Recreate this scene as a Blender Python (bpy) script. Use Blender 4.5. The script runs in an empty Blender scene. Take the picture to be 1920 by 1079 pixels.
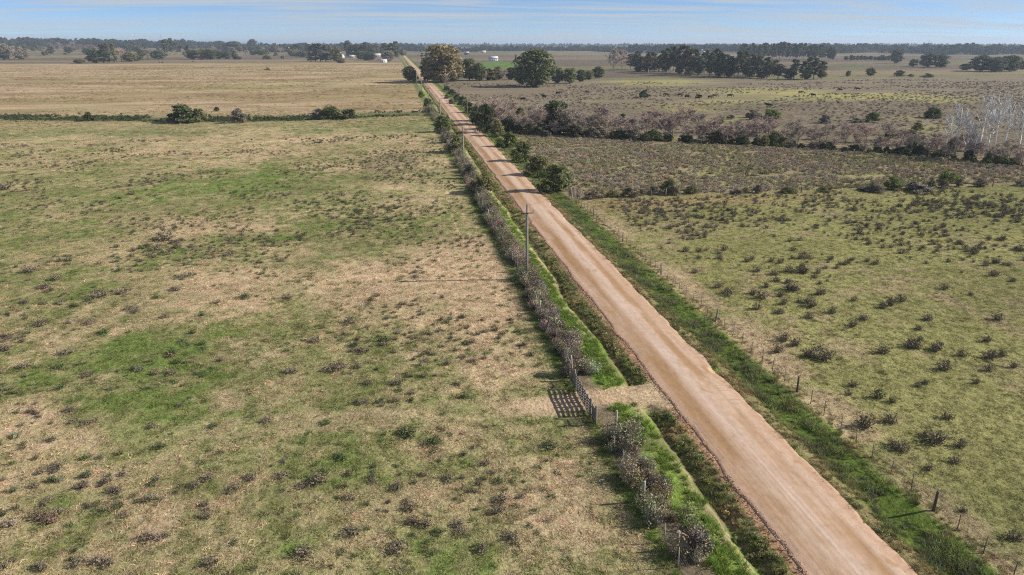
import bpy, math, random
import numpy as np
from mathutils import Vector, Matrix

# ------------------------------------------------------------------ camera, sky, sun, exposure
CAM_H = 26.0                       # drone height in metres
FOCAL = 1280.0 / 1920.0            # focal length in frame widths (24 mm on full frame)
PITCH = math.radians(19.747)       # looking down
YAW = math.radians(9.394)          # turned right of the road direction (+Y)
SUN_EL = math.radians(31.0)
SUN_DIR = Vector((math.cos(SUN_EL) * math.cos(math.radians(-6)), math.cos(SUN_EL) * math.sin(math.radians(-6)), math.sin(SUN_EL)))

sc = bpy.context.scene
C = sc.collection
cam = bpy.data.cameras.new('camera')
camo = bpy.data.objects.new('camera', cam)
C.objects.link(camo)
cam.sensor_width = 36.0
cam.lens = 36.0 * FOCAL
cam.clip_start = 0.5
cam.clip_end = 40000
camo.location = (0, 0, CAM_H)
camo.rotation_euler = (math.pi / 2 - PITCH, 0, -YAW)
sc.camera = camo

world = bpy.data.worlds.new('World')
sc.world = world
world.use_nodes = True
wn, wl = world.node_tree.nodes, world.node_tree.links
wn.clear()


def nd(nodes, typ, loc=(0, 0), **kw):
    n = nodes.new(typ)
    for k, v in kw.items():
        setattr(n, k, v)
    return n


def mth(nodes, links, op, a, b=None, c=None):
    n = nodes.new('ShaderNodeMath')
    n.operation = op
    for i, v in enumerate((a, b, c)):
        if v is None:
            continue
        if isinstance(v, (int, float)):
            n.inputs[i].default_value = v
        else:
            links.new(v, n.inputs[i])
    return n.outputs[0]


sky = nd(wn, 'ShaderNodeTexSky', sky_type='NISHITA', sun_disc=False)
sky.sun_elevation = SUN_EL
sky.sun_rotation = math.pi / 2 - math.atan2(SUN_DIR.y, SUN_DIR.x)
sky.air_density = 0.5
sky.dust_density = 0.0
sky.ozone_density = 7.0
bg = nd(wn, 'ShaderNodeBackground')
bg.inputs['Strength'].default_value = 0.068
wo = nd(wn, 'ShaderNodeOutputWorld')
tc = nd(wn, 'ShaderNodeTexCoord')
sp = nd(wn, 'ShaderNodeSeparateXYZ')
wl.new(tc.outputs['Generated'], sp.inputs[0])
zz = mth(wn, wl, 'ADD', mth(wn, wl, 'MAXIMUM', sp.outputs[2], 0.0), 0.045)
cx = mth(wn, wl, 'DIVIDE', sp.outputs[0], zz)
cy = mth(wn, wl, 'DIVIDE', sp.outputs[1], zz)
cmb = nd(wn, 'ShaderNodeCombineXYZ')
wl.new(cx, cmb.inputs[0])
wl.new(cy, cmb.inputs[1])
mp = nd(wn, 'ShaderNodeMapping')
mp.inputs['Rotation'].default_value = (0, 0, math.radians(-16))
mp.inputs['Scale'].default_value = (0.30, 1.15, 1.0)
mp.inputs['Location'].default_value = (0.7, 0.9, 0.0)
wl.new(cmb.outputs[0], mp.inputs[0])
nz = nd(wn, 'ShaderNodeTexNoise')
nz.inputs['Scale'].default_value = 1.0
nz.inputs['Detail'].default_value = 7.0
nz.inputs['Roughness'].default_value = 0.58
nz.inputs['Distortion'].default_value = 0.5
wl.new(mp.outputs[0], nz.inputs['Vector'])
rm = nd(wn, 'ShaderNodeMapRange')
rm.inputs['From Min'].default_value = 0.40
rm.inputs['From Max'].default_value = 0.66
rm.inputs['To Min'].default_value = 0.12
rm.inputs['To Max'].default_value = 0.95
wl.new(nz.outputs[0], rm.inputs[0])
mx = nd(wn, 'ShaderNodeMix', data_type='RGBA')
wl.new(rm.outputs[0], mx.inputs[0])
wl.new(sky.outputs[0], mx.inputs[6])
mx.inputs[7].default_value = (4.5, 4.95, 5.4, 1)
wl.new(mx.outputs[2], bg.inputs[0])
wl.new(bg.outputs[0], wo.inputs[0])

sun = bpy.data.lights.new('sun', 'SUN')
sun.energy = 4.4
sun.angle = math.radians(0.53)
sun.color = (1.0, 0.93, 0.82)
suno = bpy.data.objects.new('sun', sun)
C.objects.link(suno)
suno.rotation_euler = SUN_DIR.to_track_quat('Z', 'Y').to_euler()

sc.view_settings.view_transform = 'Standard'
sc.view_settings.look = 'None'
sc.view_settings.gamma = 1.0
sc.view_settings.use_curve_mapping = False
sc.view_settings.exposure = 0.80
sc.cycles.filter_width = 1.15
sc.cycles.max_bounces = 5
sc.cycles.diffuse_bounces = 2
sc.cycles.transmission_bounces = 2
sc.cycles.transparent_max_bounces = 4
sc.cycles.volume_bounces = 1
sc.cycles.use_denoising = False
sc.cycles.denoiser = 'OPENIMAGEDENOISE'
sc.cycles.denoising_input_passes = 'RGB_ALBEDO_NORMAL'

rng = np.random.default_rng(11)
random.seed(4)

# ------------------------------------------------------------------ surveying helpers
cp, sp_, cyw, syw = math.cos(PITCH), math.sin(PITCH), math.cos(-YAW), math.sin(-YAW)


def ground_at(px, py):
    """Ground position (x, y) of a spot sighted in the 1920-wide photograph (flat ground)."""
    a, b = (px - 960) / 1280.0, -(py - 539.5) / 1280.0
    d = (a, cp + b * sp_, -sp_ + b * cp)
    t = CAM_H / -d[2]
    x, y = d[0] * t, d[1] * t
    return cyw * x - syw * y, syw * x + cyw * y


def mpp(px, py):
    """Metres per photograph pixel at that spot."""
    x, y = ground_at(px, py)
    f = x * math.sin(YAW) + y * math.cos(YAW)
    return (f * cp + CAM_H * sp_) / 1280.0


def in_view(x, y, margin=0.14, near=16.0):
    """Points of the ground inside the camera's field with a generous margin around it."""
    r = x * math.cos(YAW) - y * math.sin(YAW)
    f = x * math.sin(YAW) + y * math.cos(YAW)
    dep = f * cp + CAM_H * sp_
    return (np.abs(r) < dep * (0.75 + margin)) & (f > near)


# ------------------------------------------------------------------ noise
def _h(ix, iy, s):
    n = (ix.astype(np.int64) * 374761393 + iy.astype(np.int64) * 668265263 + s * 974711) & 0xFFFFFFFF
    n = ((n ^ (n >> 13)) * 1274126177) & 0xFFFFFFFF
    n = ((n ^ (n >> 16)) * 2246822519) & 0xFFFFFFFF
    return ((n ^ (n >> 15)) & 0xFFFFFF) / float(0xFFFFFF)


def vnoise(x, y, s):
    ix, iy = np.floor(x), np.floor(y)
    fx, fy = x - ix, y - iy
    fx, fy = fx * fx * (3 - 2 * fx), fy * fy * (3 - 2 * fy)
    a, b = _h(ix, iy, s), _h(ix + 1, iy, s)
    c, d = _h(ix, iy + 1, s), _h(ix + 1, iy + 1, s)
    return (a + (b - a) * fx) * (1 - fy) + (c + (d - c) * fx) * fy


def fbm(x, y, size, s, octaves=4, gain=0.55):
    x, y = np.asarray(x, float) / size, np.asarray(y, float) / size
    v, amp, tot = 0.0, 1.0, 0.0
    for i in range(octaves):
        v = v + amp * vnoise(x * 2 ** i + 17.3 * i, y * 2 ** i - 9.1 * i, s + i)
        tot += amp
        amp *= gain
    return v / tot


def ss(a, b, x):
    t = np.clip((x - a) / (b - a), 0, 1)
    return t * t * (3 - 2 * t)


def band(x, a, b, f=0.3):
    return ss(a - f, a + f, x) * (1 - ss(b - f, b + f, x))


# ------------------------------------------------------------------ terrain height and ground cover
PX = [-1e5, 12.4, 13.6, 15.0, 16.2, 16.75, 17.05, 17.35, 17.65, 18.1, 18.8, 19.25, 19.5, 19.7, 25.3, 25.6, 26.3, 27.2, 28.4, 29.4, 30.4, 1e5]
PZ = [0, 0, 0.10, 0.16, 0.10, 0.02, -0.22, -0.44, -0.36, -0.12, -0.02, 0.03, 0.08, 0.02, 0.02, 0.10, -0.02, -0.22, -0.12, 0.06, 0.0, 0]


def track_mask(x, y):
    c = 45.0 + 0.25 * np.sin(x * 0.5) + .03 * np.maximum(4 - x, 0)
    w = 1.35 + 0.6 * ss(15.5, 19.4, x) + 0.25 * (fbm(x, y, 1.5, 71) - 0.5)
    return (1 - ss(w - 0.35, w + 0.45, np.abs(y - c))) * np.maximum(ss(2.5, 9.5, x), .40 * ss(-38, -8, x)) * (1 - ss(19.5, 20.0, x))


def rise(x, y):
    az = np.arctan2(x, np.maximum(y, 1.0))
    r = np.hypot(x, y)
    return 13.0 * ss(1500, 2900, r) * (1 - ss(-0.42, -0.13, az))


def wander(y):
    return 1.1 * (fbm(y * 0, y, 11, 66, 3) - .5) + .5 * (fbm(y * 0 + 7, y, 2.2, 67, 3) - .5)


def corridor_x(x, y):
    return x + wander(y) * band(x, 15.2, 18.5, .7)


def height(x, y):
    z = np.interp(corridor_x(x, y), PX, PZ)
    far = ss(60, 400, np.abs(y))
    t = track_mask(x, y) * band(x, 15.6, 19.3, 0.5)
    z = z * (1 - t) + t * (0.10 - 0.0 * x)
    road = band(x, 19.4, 25.5, 0.35)
    rough = 0.22 * (fbm(x, y, 5.0, 3) - 0.5) + 0.07 * (fbm(x, y, 0.9, 5, 2) - 0.5)
    z = z + rough * (1 - 0.93 * road) * (1 - 0.6 * band(x, 12.6, 30.2, 0.8))
    z = z + 0.12 * (fbm(x, y, 1.3, 8, 3) - 0.5) * band(x, 16.0, 19.2, 0.3) + 0.16 * (fbm(x, y, 1.1, 9, 3) - 0.5) * band(x, 25.4, 29.6, 0.3)
    z = z + 1.6 * (fbm(x, y, 260, 12, 3) - 0.5) * ss(120, 500, np.hypot(x - 22, 0 * y)) * ss(60, 300, np.abs(y))
    # the creek crosses in a shallow dip
    cyv = creek_y(x)
    z = z - 0.7 * np.exp(-((y - cyv) / 3.0) ** 2) * (1 - road)
    return z + rise(x, y)


CRX = [-400, -143, -108, -74, -55, -22, -8, 8, 20, 30, 36, 54, 67, 80, 93, 104, 115, 124, 131, 136, 180]
CRY = [300, 282, 273, 264, 260, 262, 270, 273, 262, 250, 214, 200, 190, 184, 177, 170, 163, 155, 147, 138, 90]


def creek_y(x):
    return np.interp(x, CRX, CRY)


# patches sighted in the photograph: px, py, half width, half height (photo pixels), weight
GREEN = [(60, 440, 110, 22, .8), (300, 480, 60, 14, .7), (290, 640, 90, 40, .9), (330, 780, 130, 50, .9), (560, 430, 60, 14, .5), (160, 345, 120, 26, .6), (470, 335, 110, 26, .6),
         (130, 960, 70, 30, .7), (700, 690, 140, 60, .45), (180, 520, 140, 40, .5), (640, 340, 150, 22, .6), (420, 690, 110, 30, .7), (720, 410, 120, 40, .5), (560, 600, 120, 50, .35),
         (540, 900, 300, 60, .3), (930, 770, 60, 26, .4), (880, 440, 40, 12, .8), (850, 395, 30, 10, .9), (260, 700, 120, 24, .6), (60, 700, 60, 24, .4), (1000, 760, 50, 14, .5), (470, 450, 60, 14, .7)]
STRAW = [(350, 545, 170, 50, .9), (230, 620, 130, 26, .5), (700, 520, 190, 46, .8), (870, 590, 130, 60, .8), (1050, 930, 110, 110, .9), (60, 800, 80, 50, .8), (100, 880, 90, 40, .5), (420, 755, 60, 16, .8),
         (890, 480, 110, 50, .9), (330, 430, 120, 18, .8), (500, 430, 60, 14, .7), (760, 340, 80, 30, .5), (800, 390, 60, 20, .7), (120, 400, 90, 14, .6), (650, 580, 110, 26, .4), (930, 700, 90, 30, .7),
         (800, 860, 180, 40, .25), (300, 950, 140, 30, .5), (560, 265, 220, 14, .5), (220, 265, 200, 10, .5)]


def blobs(x, y, lst):
    v = np.zeros_like(x)
    for px, py, rx, ry, w in lst:
        gx, gy = ground_at(px, py)
        sx = rx * mpp(px, py)
        y1, y2 = ground_at(px, py - ry)[1], ground_at(px, min(py + ry, 1070))[1]
        sy = max((y1 - y2) / 2, 0.5)
        xx, yy = x - gx, y - gy
        xx = xx - (gx / max(gy, 1)) * yy * 0.8
        v = v + w * np.exp(-((xx / sx) ** 2 + (yy / sy) ** 2))
    return v


def mixc(a, b, t):
    return a * (1 - t[..., None]) + b * t[..., None]


V = lambda *a: np.array(a, float)
STRAWC, GREENC, OLIVE, GOLD = V(.425, .318, .205), V(.158, .172, .062), V(.225, .208, .094), V(.262, .195, .105)
SOIL, SAND, REDSOIL, LUSH, HEATH, DARKG = V(.40, .285, .19), V(.37, .285, .185), V(.36, .22, .14), V(.175, .250, .052), V(.180, .148, .104), V(.085, .105, .045)


TANOL = V(.305, .258, .138)


def greenness(x, y):
    """0 dry straw, 1 green sward."""
    n1, n2, n3, n4 = fbm(x, y, 13, 21), fbm(x, y, 3.2, 25, 3), fbm(x, y, 60, 29, 3), fbm(x, y, 1.1, 27, 2)
    return ss(.20, .84, .30 * n1 + .30 * n2 + .10 * n3 + .30 * n4 + .19 * blobs(x, y, GREEN) - .21 * blobs(x, y, STRAW) + .03)


def cover(x, y):
    """Albedo of the ground cover."""
    n1, n2, n3 = fbm(x, y, 13, 21), fbm(x, y, 3.2, 25, 3), fbm(x, y * 1.0, 60, 29, 3)
    nb = fbm(x * 0.25, y, 22, 33, 3)
    n4 = fbm(x, y, 1.1, 27, 2)
    g = greenness(x, y)
    left = mixc(STRAWC * 1.06, TANOL, ss(.0, .42, g))
    left = mixc(left, GREENC * .75 + TANOL * .3, ss(.40, .78, g))
    left = mixc(left, GREENC * V(.86, 1.06, .8), ss(.76, .98, g + .2 * (n2 - .5)))
    gold = mixc(GOLD, STRAWC * .86, ss(.35, .6, nb))
    gold = mixc(gold, OLIVE * 1.25, ss(.50, .74, .6 * fbm(x * .3, y, 34, 37, 4) + .4 * fbm(x * .6, y, 7, 39, 3)) * .7)
    gold = mixc(gold, V(.20, .145, .095), ss(.60, .72, fbm(x * .4, y, 9, 45, 3)) * .45)
    left = mixc(left, gold, ss(215, 330, y + 90 * (n1 - .5)))
    cyv = creek_y(x)
    left = mixc(left, DARKG * 1.2, np.exp(-((y - cyv - 2) / (5.5 + 4 * n1)) ** 2) * ss(.25, .5, n2 + .15))
    left = mixc(left, DARKG * 1.5, np.exp(-((y - 226 - 6 * (n1 - .5)) / 7.0) ** 2) * ss(.3, .6, n1) * .6)
    left = mixc(left, V(.17, .14, .095), ss(.5, .75, blobs(x, y, [(735, 305, 80, 26, 1.0)]) + .3 * (n2 - .5)) * .55)
    for tx in (8.0, 9.7):
        tr = np.exp(-((x - tx - .4 * np.sin(y * .06)) / .33) ** 2) * band(y, 50, 135, 8) * ss(.36, .56, n2)
        left = mixc(left, STRAWC * 1.18, tr * .6)
    trail = np.exp(-((fbm(x, y, 34, 47, 3) - .5) / .010) ** 2) * ss(.40, .60, n2) * (1 - ss(180, 260, y))
    left = mixc(left, STRAWC * 1.12, trail * .6)
    far = ss(960, 1060, y + 40 * (n3 - .5))
    farc = mixc(V(.125, .098, .076), V(.205, .160, .102), ss(.42, .62, fbm(x * .15, y, 90, 41, 3)))
    farc = mixc(farc, V(.145, .150, .065), ss(.56, .68, fbm(x * .12, y, 120, 43, 3)))
    left = mixc(left, farc, far)
    # right of the road
    right = mixc(OLIVE * V(1.0, 1.03, .92), STRAWC * .76, ss(.48, .68, .5 * n1 + .5 * n2) * .7)
    right = mixc(right, GREENC * 1.1, ss(.52, .72, .5 * n3 + .25 * n1 + .25 * n2 + .22 * blobs(x, y, [(1800, 1000, 200, 120, 1), (1700, 420, 160, 30, .5), (1500, 800, 120, 60, .4)])) * .7)
    right = mixc(right, STRAWC * .9, band(x, 29.3, 33, 1.2) * ss(.3, .6, n2 + .1) * .7)
    right = mixc(right, V(.28, .215, .11), np.exp(-((y - 110 + 2 * (n1 - .5)) / 4.0) ** 2) * ss(.3, .55, n1) * (1 - ss(60, 90, x)))
    scr = mixc(V(.27, .215, .135), OLIVE * 1.1, ss(.4, .62, n1))
    right = mixc(right, scr, ss(113.5, 116.5, y))
    beyond = ss(4, 12, y - cyv)
    hb = .5 * fbm(x * .35, y, 40, 51, 3) + .5 * nb
    yg = blobs(x, y, [(1230, 155, 130, 8, 1.0), (1450, 172, 130, 10, 1.0), (1640, 180, 130, 7, 1.1), (1780, 188, 70, 6, 1.), (1330, 190, 160, 10, .7), (1100, 188, 60, 8, .5), (1290, 210, 60, 12, .5),
                      (1380, 228, 100, 10, .5), (1750, 240, 120, 12, .6), (1700, 222, 60, 5, .6), (960, 195, 60, 10, .3), (1600, 262, 140, 12, .4)])
    hea = mixc(HEATH, OLIVE * 1.12 + V(.03, .025, 0), ss(.36, .74, hb * .6 + .45 * yg))
    hea = mixc(hea, V(.21, .16, .12), ss(.5, .7, n1) * .5)
    fr = mixc(farc, V(.10, .165, .035), ss(.4, .6, blobs(x, y, [(935, 121, 45, 6, 1.2), (1760, 103, 260, 1.5, .6), (1600, 128, 60, 5, .6)])))
    hea = mixc(hea, fr, ss(480, 560, y + 60 * (n3 - .5)))
    right = mixc(right, hea, beyond)
    c = np.where((x < 22)[..., None], left, right)
    # road corridor
    xc = corridor_x(x, y)
    w = lambda a: a + 0.5 * (fbm(x, y, 4.0, 61, 3) - .5) * 2 + 0.35 * (fbm(x, y, .9, 63, 2) - .5) * 2
    cor = ss(11.4, 12.8, w(x)) * (1 - ss(29.2, 30.0, w(x))) * (y < 2500)
    k = mixc(GREENC * .9, LUSH * .8, ss(.4, .6, n2))
    k = mixc(k, V(.18, .145, .095), band(w(x), 13.2, 14.9))
    k = mixc(k, LUSH, band(w(x), 15.0, 16.4) * ss(.2, .45, n2))
    k = mixc(k, SAND, band(xc + .9 * (n4 - .5), 16.2, 17.1, .25) * ss(.38, .56, .5 * n2 + .5 * n4 + .03) * .85 * ss(.36, .60, fbm(x * 0, y, 5, 68, 3)))
    k = mixc(k, V(.20, .165, .085), band(w(xc), 17.3, 18.9, .2))
    k = mixc(k, REDSOIL, band(x, 18.95, 19.9, .18) * (1 - ss(90, 160, y) * .6))
    k = mixc(k, V(.22, .185, .09), band(w(x), 25.3, 26.6, .3))
    k = mixc(k, LUSH * .55, band(w(x), 26.6, 29.0, .3))
    c = mixc(c, k, cor)
    tm = track_mask(x, y)
    c = mixc(c, mixc(SOIL, STRAWC, ss(.4, .65, n2)), tm * .95)
    return c


# ------------------------------------------------------------------ materials
def newmat(name):
    m = bpy.data.materials.new(name)
    m.use_nodes = True
    n, l = m.node_tree.nodes, m.node_tree.links
    b = n['Principled BSDF']
    b.inputs['Roughness'].default_value = 0.85
    b.inputs['Specular IOR Level'].default_value = 0.15
    return m, n, l, b


def plain(name, col, rough=0.8, var=0.18, scale=6.0, spec=0.2, metal=0.0):
    """Painted or weathered surface: base colour with blotchy grain."""
    m, n, l, b = newmat(name)
    b.inputs['Roughness'].default_value = rough
    b.inputs['Specular IOR Level'].default_value = spec
    b.inputs['Metallic'].default_value = metal
    t = nd(n, 'ShaderNodeTexCoord')
    z = nd(n, 'ShaderNodeTexNoise')
    z.inputs['Scale'].default_value = scale
    z.inputs['Detail'].default_value = 5
    l.new(t.outputs['Object'], z.inputs['Vector'])
    r = nd(n, 'ShaderNodeMapRange')
    r.inputs['From Min'].default_value = .3
    r.inputs['From Max'].default_value = .7
    r.inputs['To Min'].default_value = 1 - var
    r.inputs['To Max'].default_value = 1 + var
    l.new(z.outputs[0], r.inputs[0])
    v = nd(n, 'ShaderNodeVectorMath', operation='SCALE')
    v.inputs[0].default_value = col
    l.new(r.outputs[0], v.inputs['Scale'])
    l.new(v.outputs[0], b.inputs['Base Color'])
    return m


def leafmat(name, source, trans=0.22, lo=0.55, hi=1.45):
    """Foliage: colour of the object (or of the scattered point) times a per-leaf variation."""
    m, n, l, b = newmat(name)
    if source == 'object':
        col = nd(n, 'ShaderNodeObjectInfo').outputs['Color']
    else:
        a = nd(n, 'ShaderNodeAttribute', attribute_type='INSTANCER', attribute_name='tint')
        col = a.outputs['Color']
    s = nd(n, 'ShaderNodeAttribute', attribute_type='GEOMETRY', attribute_name='shade')
    r = nd(n, 'ShaderNodeMapRange')
    r.inputs['To Min'].default_value = lo
    r.inputs['To Max'].default_value = hi
    l.new(s.outputs['Fac'], r.inputs[0])
    v = nd(n, 'ShaderNodeVectorMath', operation='SCALE')
    l.new(col, v.inputs[0])
    l.new(r.outputs[0], v.inputs['Scale'])
    l.new(v.outputs[0], b.inputs['Base Color'])
    b.inputs['Roughness'].default_value = 0.75
    if trans > 0:
        t = nd(n, 'ShaderNodeBsdfTranslucent')
        l.new(v.outputs[0], t.inputs[0])
        x = nd(n, 'ShaderNodeMixShader')
        x.inputs[0].default_value = trans
        l.new(b.outputs[0], x.inputs[1])
        l.new(t.outputs[0], x.inputs[2])
        l.new(x.outputs[0], n['Material Output'].inputs[0])
    return m


LEAF = leafmat('leaf', 'object', .3, .5, 1.55)
LEAFT = leafmat('leaf_scattered', 'tint')
TWIG = leafmat('twig', 'object', 0.0, .6, 1.4)
TWIGT = leafmat('twig_scattered', 'tint', 0.0, .6, 1.4)
GRASST = leafmat('grass_blade', 'tint', 0.25, .62, 1.42)
BARK = plain('bark', (.13, .10, .075), .9, .3, 3)
BARKPALE = plain('bark_pale', (.30, .26, .21), .9, .25, 2)
BARKWHITE = plain('bark_white', (.74, .72, .69), .85, .2, 1.5)


def ground_material():
    m, n, l, b = newmat('ground_cover')
    at = nd(n, 'ShaderNodeAttribute', attribute_type='GEOMETRY', attribute_name='cover')
    geo = nd(n, 'ShaderNodeNewGeometry')

    def noise(scale, det, rough=.6, stretch=None):
        z = nd(n, 'ShaderNodeTexNoise')
        z.inputs['Scale'].default_value = scale
        z.inputs['Detail'].default_value = det
        z.inputs['Roughness'].default_value = rough
        if stretch:
            q = nd(n, 'ShaderNodeMapping')
            q.inputs['Scale'].default_value = stretch
            l.new(geo.outputs['Position'], q.inputs[0])
            l.new(q.outputs[0], z.inputs['Vector'])
        else:
            l.new(geo.outputs['Position'], z.inputs['Vector'])
        return z.outputs[0]

    def rng_(v, a, bb, c, d):
        r = nd(n, 'ShaderNodeMapRange')
        for i, q in enumerate((a, bb, c, d)):
            r.inputs[1 + i].default_value = q
        l.new(v, r.inputs[0])
        return r.outputs[0]
    fine = noise(4.5, 6, .7)
    mid = noise(0.7, 5, .65)
    big = noise(0.06, 5, .6, (.6, 1, 1))
    f = mth(n, l, 'MULTIPLY', rng_(fine, .32, .68, .55, 1.45), rng_(mid, .35, .65, .86, 1.14))
    f = mth(n, l, 'MULTIPLY', f, rng_(big, .35, .65, .85, 1.15))
    v = nd(n, 'ShaderNodeVectorMath', operation='SCALE')
    l.new(at.outputs['Color'], v.inputs[0])
    l.new(f, v.inputs['Scale'])
    # green or straw flecks within the sward
    fl = nd(n, 'ShaderNodeMix', data_type='RGBA')
    l.new(rng_(noise(2.3, 5, .7), .52, .66, 0, .35), fl.inputs[0])
    l.new(v.outputs[0], fl.inputs[6])
    hs = nd(n, 'ShaderNodeVectorMath', operation='MULTIPLY')
    l.new(v.outputs[0], hs.inputs[0])
    hs.inputs[1].default_value = (.58, .86, .50)
    l.new(hs.outputs[0], fl.inputs[7])
    l.new(fl.outputs[2], b.inputs['Base Color'])
    b.inputs['Roughness'].default_value = 0.95
    b.inputs['Specular IOR Level'].default_value = 0.05
    bp = nd(n, 'ShaderNodeBump')
    bp.inputs['Strength'].default_value = 0.9
    bp.inputs['Distance'].default_value = 0.12
    hsum = mth(n, l, 'ADD', fine, mth(n, l, 'MULTIPLY', mid, 2.5))
    l.new(hsum, bp.inputs['Height'])
    l.new(bp.outputs[0], b.inputs['Normal'])
    return m


def road_material():
    m, n, l, b = newmat('dirt_road')
    geo = nd(n, 'ShaderNodeNewGeometry')

    def noise(stretch, det=5, rough=.6, dist=0.0):
        q = nd(n, 'ShaderNodeMapping')
        q.inputs['Scale'].default_value = stretch
        l.new(geo.outputs['Position'], q.inputs[0])
        z = nd(n, 'ShaderNodeTexNoise')
        z.inputs['Scale'].default_value = 1
        z.inputs['Detail'].default_value = det
        z.inputs['Roughness'].default_value = rough
        z.inputs['Distortion'].default_value = dist
        l.new(q.outputs[0], z.inputs['Vector'])
        return z.outputs[0]

    def rng_(v, a, bb, c, d):
        r = nd(n, 'ShaderNodeMapRange')
        for i, q in enumerate((a, bb, c, d)):
            r.inputs[1 + i].default_value = q
        l.new(v, r.inputs[0])
        return r.outputs[0]

    def mix(fac, a, bb):
        x = nd(n, 'ShaderNodeMix', data_type='RGBA')
        l.new(fac, x.inputs[0])
        for i, q in ((6, a), (7, bb)):
            if isinstance(q, tuple):
                x.inputs[i].default_value = q + (1,)
            else:
                l.new(q, x.inputs[i])
        return x.outputs[2]
    s = nd(n, 'ShaderNodeSeparateXYZ')
    l.new(geo.outputs['Position'], s.inputs[0])
    streak = noise((1.1, .035, 1), 4, .55, .3)
    base = mix(rng_(streak, .38, .62, 0, 1), (.415, .282, .195), (.475, .350, .270))
    # wheel paths polished to an ochre clay
    wob = mth(n, l, 'MULTIPLY', mth(n, l, 'SUBTRACT', noise((.2, .05, 1), 3), .5), 1.1)
    xx = mth(n, l, 'ADD', s.outputs[0], wob)

    def track(c, w):
        d = mth(n, l, 'ABSOLUTE', mth(n, l, 'SUBTRACT', xx, c))
        return rng_(d, w * .4, w, 1, 0)
    tr = mth(n, l, 'MAXIMUM', track(20.8, 1.0), mth(n, l, 'MULTIPLY', track(23.5, .6), .85))
    tr = mth(n, l, 'MULTIPLY', tr, rng_(noise((.5, .07, 1), 4), .34, .56, .35, 1.0))
    base = mix(tr, base, (.305, .180, .090))
    crown = mth(n, l, 'MULTIPLY', track(22.3, .7), rng_(noise((.6, .12, 1), 4), .35, .6, .2, .9))
    base = mix(crown, base, (.50, .385, .315))
    patch = rng_(noise((.55, .22, 1), 5, .6, .5), .585, .65, 0, .75)
    base = mix(patch, base, (.33, .205, .105))
    pale = rng_(noise((.4, .12, 1), 4, .5), .55, .7, 0, .5)
    base = mix(pale, base, (.56, .435, .35))
    thin = mth(n, l, 'MULTIPLY', rng_(noise((4.2, .03, 1), 3, .55, .2), .50, .66, 0, .55), rng_(noise((.3, .08, 1), 3), .38, .6, .2, 1))
    base = mix(thin, base, (.335, .215, .130))
    rip = mth(n, l, 'MULTIPLY', rng_(noise((.5, 3.2, 1), 3, .5), .52, .66, 0, .6), rng_(noise((.35, .07, 1), 3), .50, .62, 0, 1))
    base = mix(rip, base, (.36, .235, .145))
    edge = mth(n, l, 'ABSOLUTE', mth(n, l, 'SUBTRACT', s.outputs[0], 22.4))
    stones = mth(n, l, 'MULTIPLY', rng_(noise((6, 5, 6), 3, .7), .54, .64, 0, .75), rng_(edge, 1.6, 2.7, .05, 1))
    base = mix(stones, base, (.27, .175, .125))
    base = mix(rng_(edge, 2.1, 2.9, 0, .65), base, (.43, .275, .19))
    sp2 = rng_(noise((9, 7, 9), 4, .75), .55, .72, 0, .4)
    base = mix(sp2, base, (.27, .19, .13))
    gr = noise((2.5, 1.6, 1), 6, .75)
    v = nd(n, 'ShaderNodeVectorMath', operation='SCALE')
    l.new(base, v.inputs[0])
    l.new(rng_(gr, .3, .7, .86, 1.14), v.inputs['Scale'])
    l.new(v.outputs[0], b.inputs['Base Color'])
    b.inputs['Roughness'].default_value = 0.92
    b.inputs['Specular IOR Level'].default_value = 0.08
    bp = nd(n, 'ShaderNodeBump')
    bp.inputs['Strength'].default_value = 0.5
    bp.inputs['Distance'].default_value = 0.05
    l.new(mth(n, l, 'ADD', mth(n, l, 'MULTIPLY', streak, 1.5), gr), bp.inputs['Height'])
    l.new(bp.outputs[0], b.inputs['Normal'])
    return m


# ------------------------------------------------------------------ mesh helpers
def mesh_from(name, verts, faces, mats=(), smooth=False, fmat=None):
    me = bpy.data.meshes.new(name)
    verts = np.asarray(verts, np.float32)
    me.vertices.add(len(verts))
    me.vertices.foreach_set('co', verts.ravel())
    if isinstance(faces, np.ndarray):
        k = faces.shape[1]
        flat = faces.ravel().astype(np.int32)
        starts = np.arange(0, len(flat), k, dtype=np.int32)
        nf = len(faces)
    else:
        flat = np.array([i for f in faces for i in f], np.int32)
        lens = [len(f) for f in faces]
        starts = np.concatenate([[0], np.cumsum(lens)[:-1]]).astype(np.int32)
        nf = len(faces)
    me.loops.add(len(flat))
    me.loops.foreach_set('vertex_index', flat)
    me.polygons.add(nf)
    me.polygons.foreach_set('loop_start', starts)
    for m in mats:
        me.materials.append(m)
    if fmat is not None:
        me.polygons.foreach_set('material_index', np.asarray(fmat, np.int32))
    if smooth:
        me.polygons.foreach_set('use_smooth', np.ones(nf, bool))
    me.update(calc_edges=True)
    me.validate()
    return me


def face_attr(me, name, vals):
    a = me.attributes.new(name, 'FLOAT', 'FACE')
    a.data.foreach_set('value', np.asarray(vals, np.float32))


def obj(name, me, parent=None, loc=None, rot=None, scale=None):
    o = bpy.data.objects.new(name, me)
    C.objects.link(o)
    if parent is not None:
        o.parent = parent
    if loc is not None:
        o.location = loc
    if rot is not None:
        o.rotation_euler = rot
    if scale is not None:
        o.scale = scale
    return o


def tag(o, label=None, cat=None, group=None, kind=None):
    for k, v in (('label', label), ('category', cat), ('group', group), ('kind', kind)):
        if v:
            o[k] = v
    return o


def thing(name, label, cat, loc=(0, 0, 0), rotz=0.0, group=None):
    o = bpy.data.objects.new(name, None)
    C.objects.link(o)
    o.location = loc
    o.rotation_euler = (0, 0, rotz)
    o.empty_display_size = 0.3
    return tag(o, label, cat, group)


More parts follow.
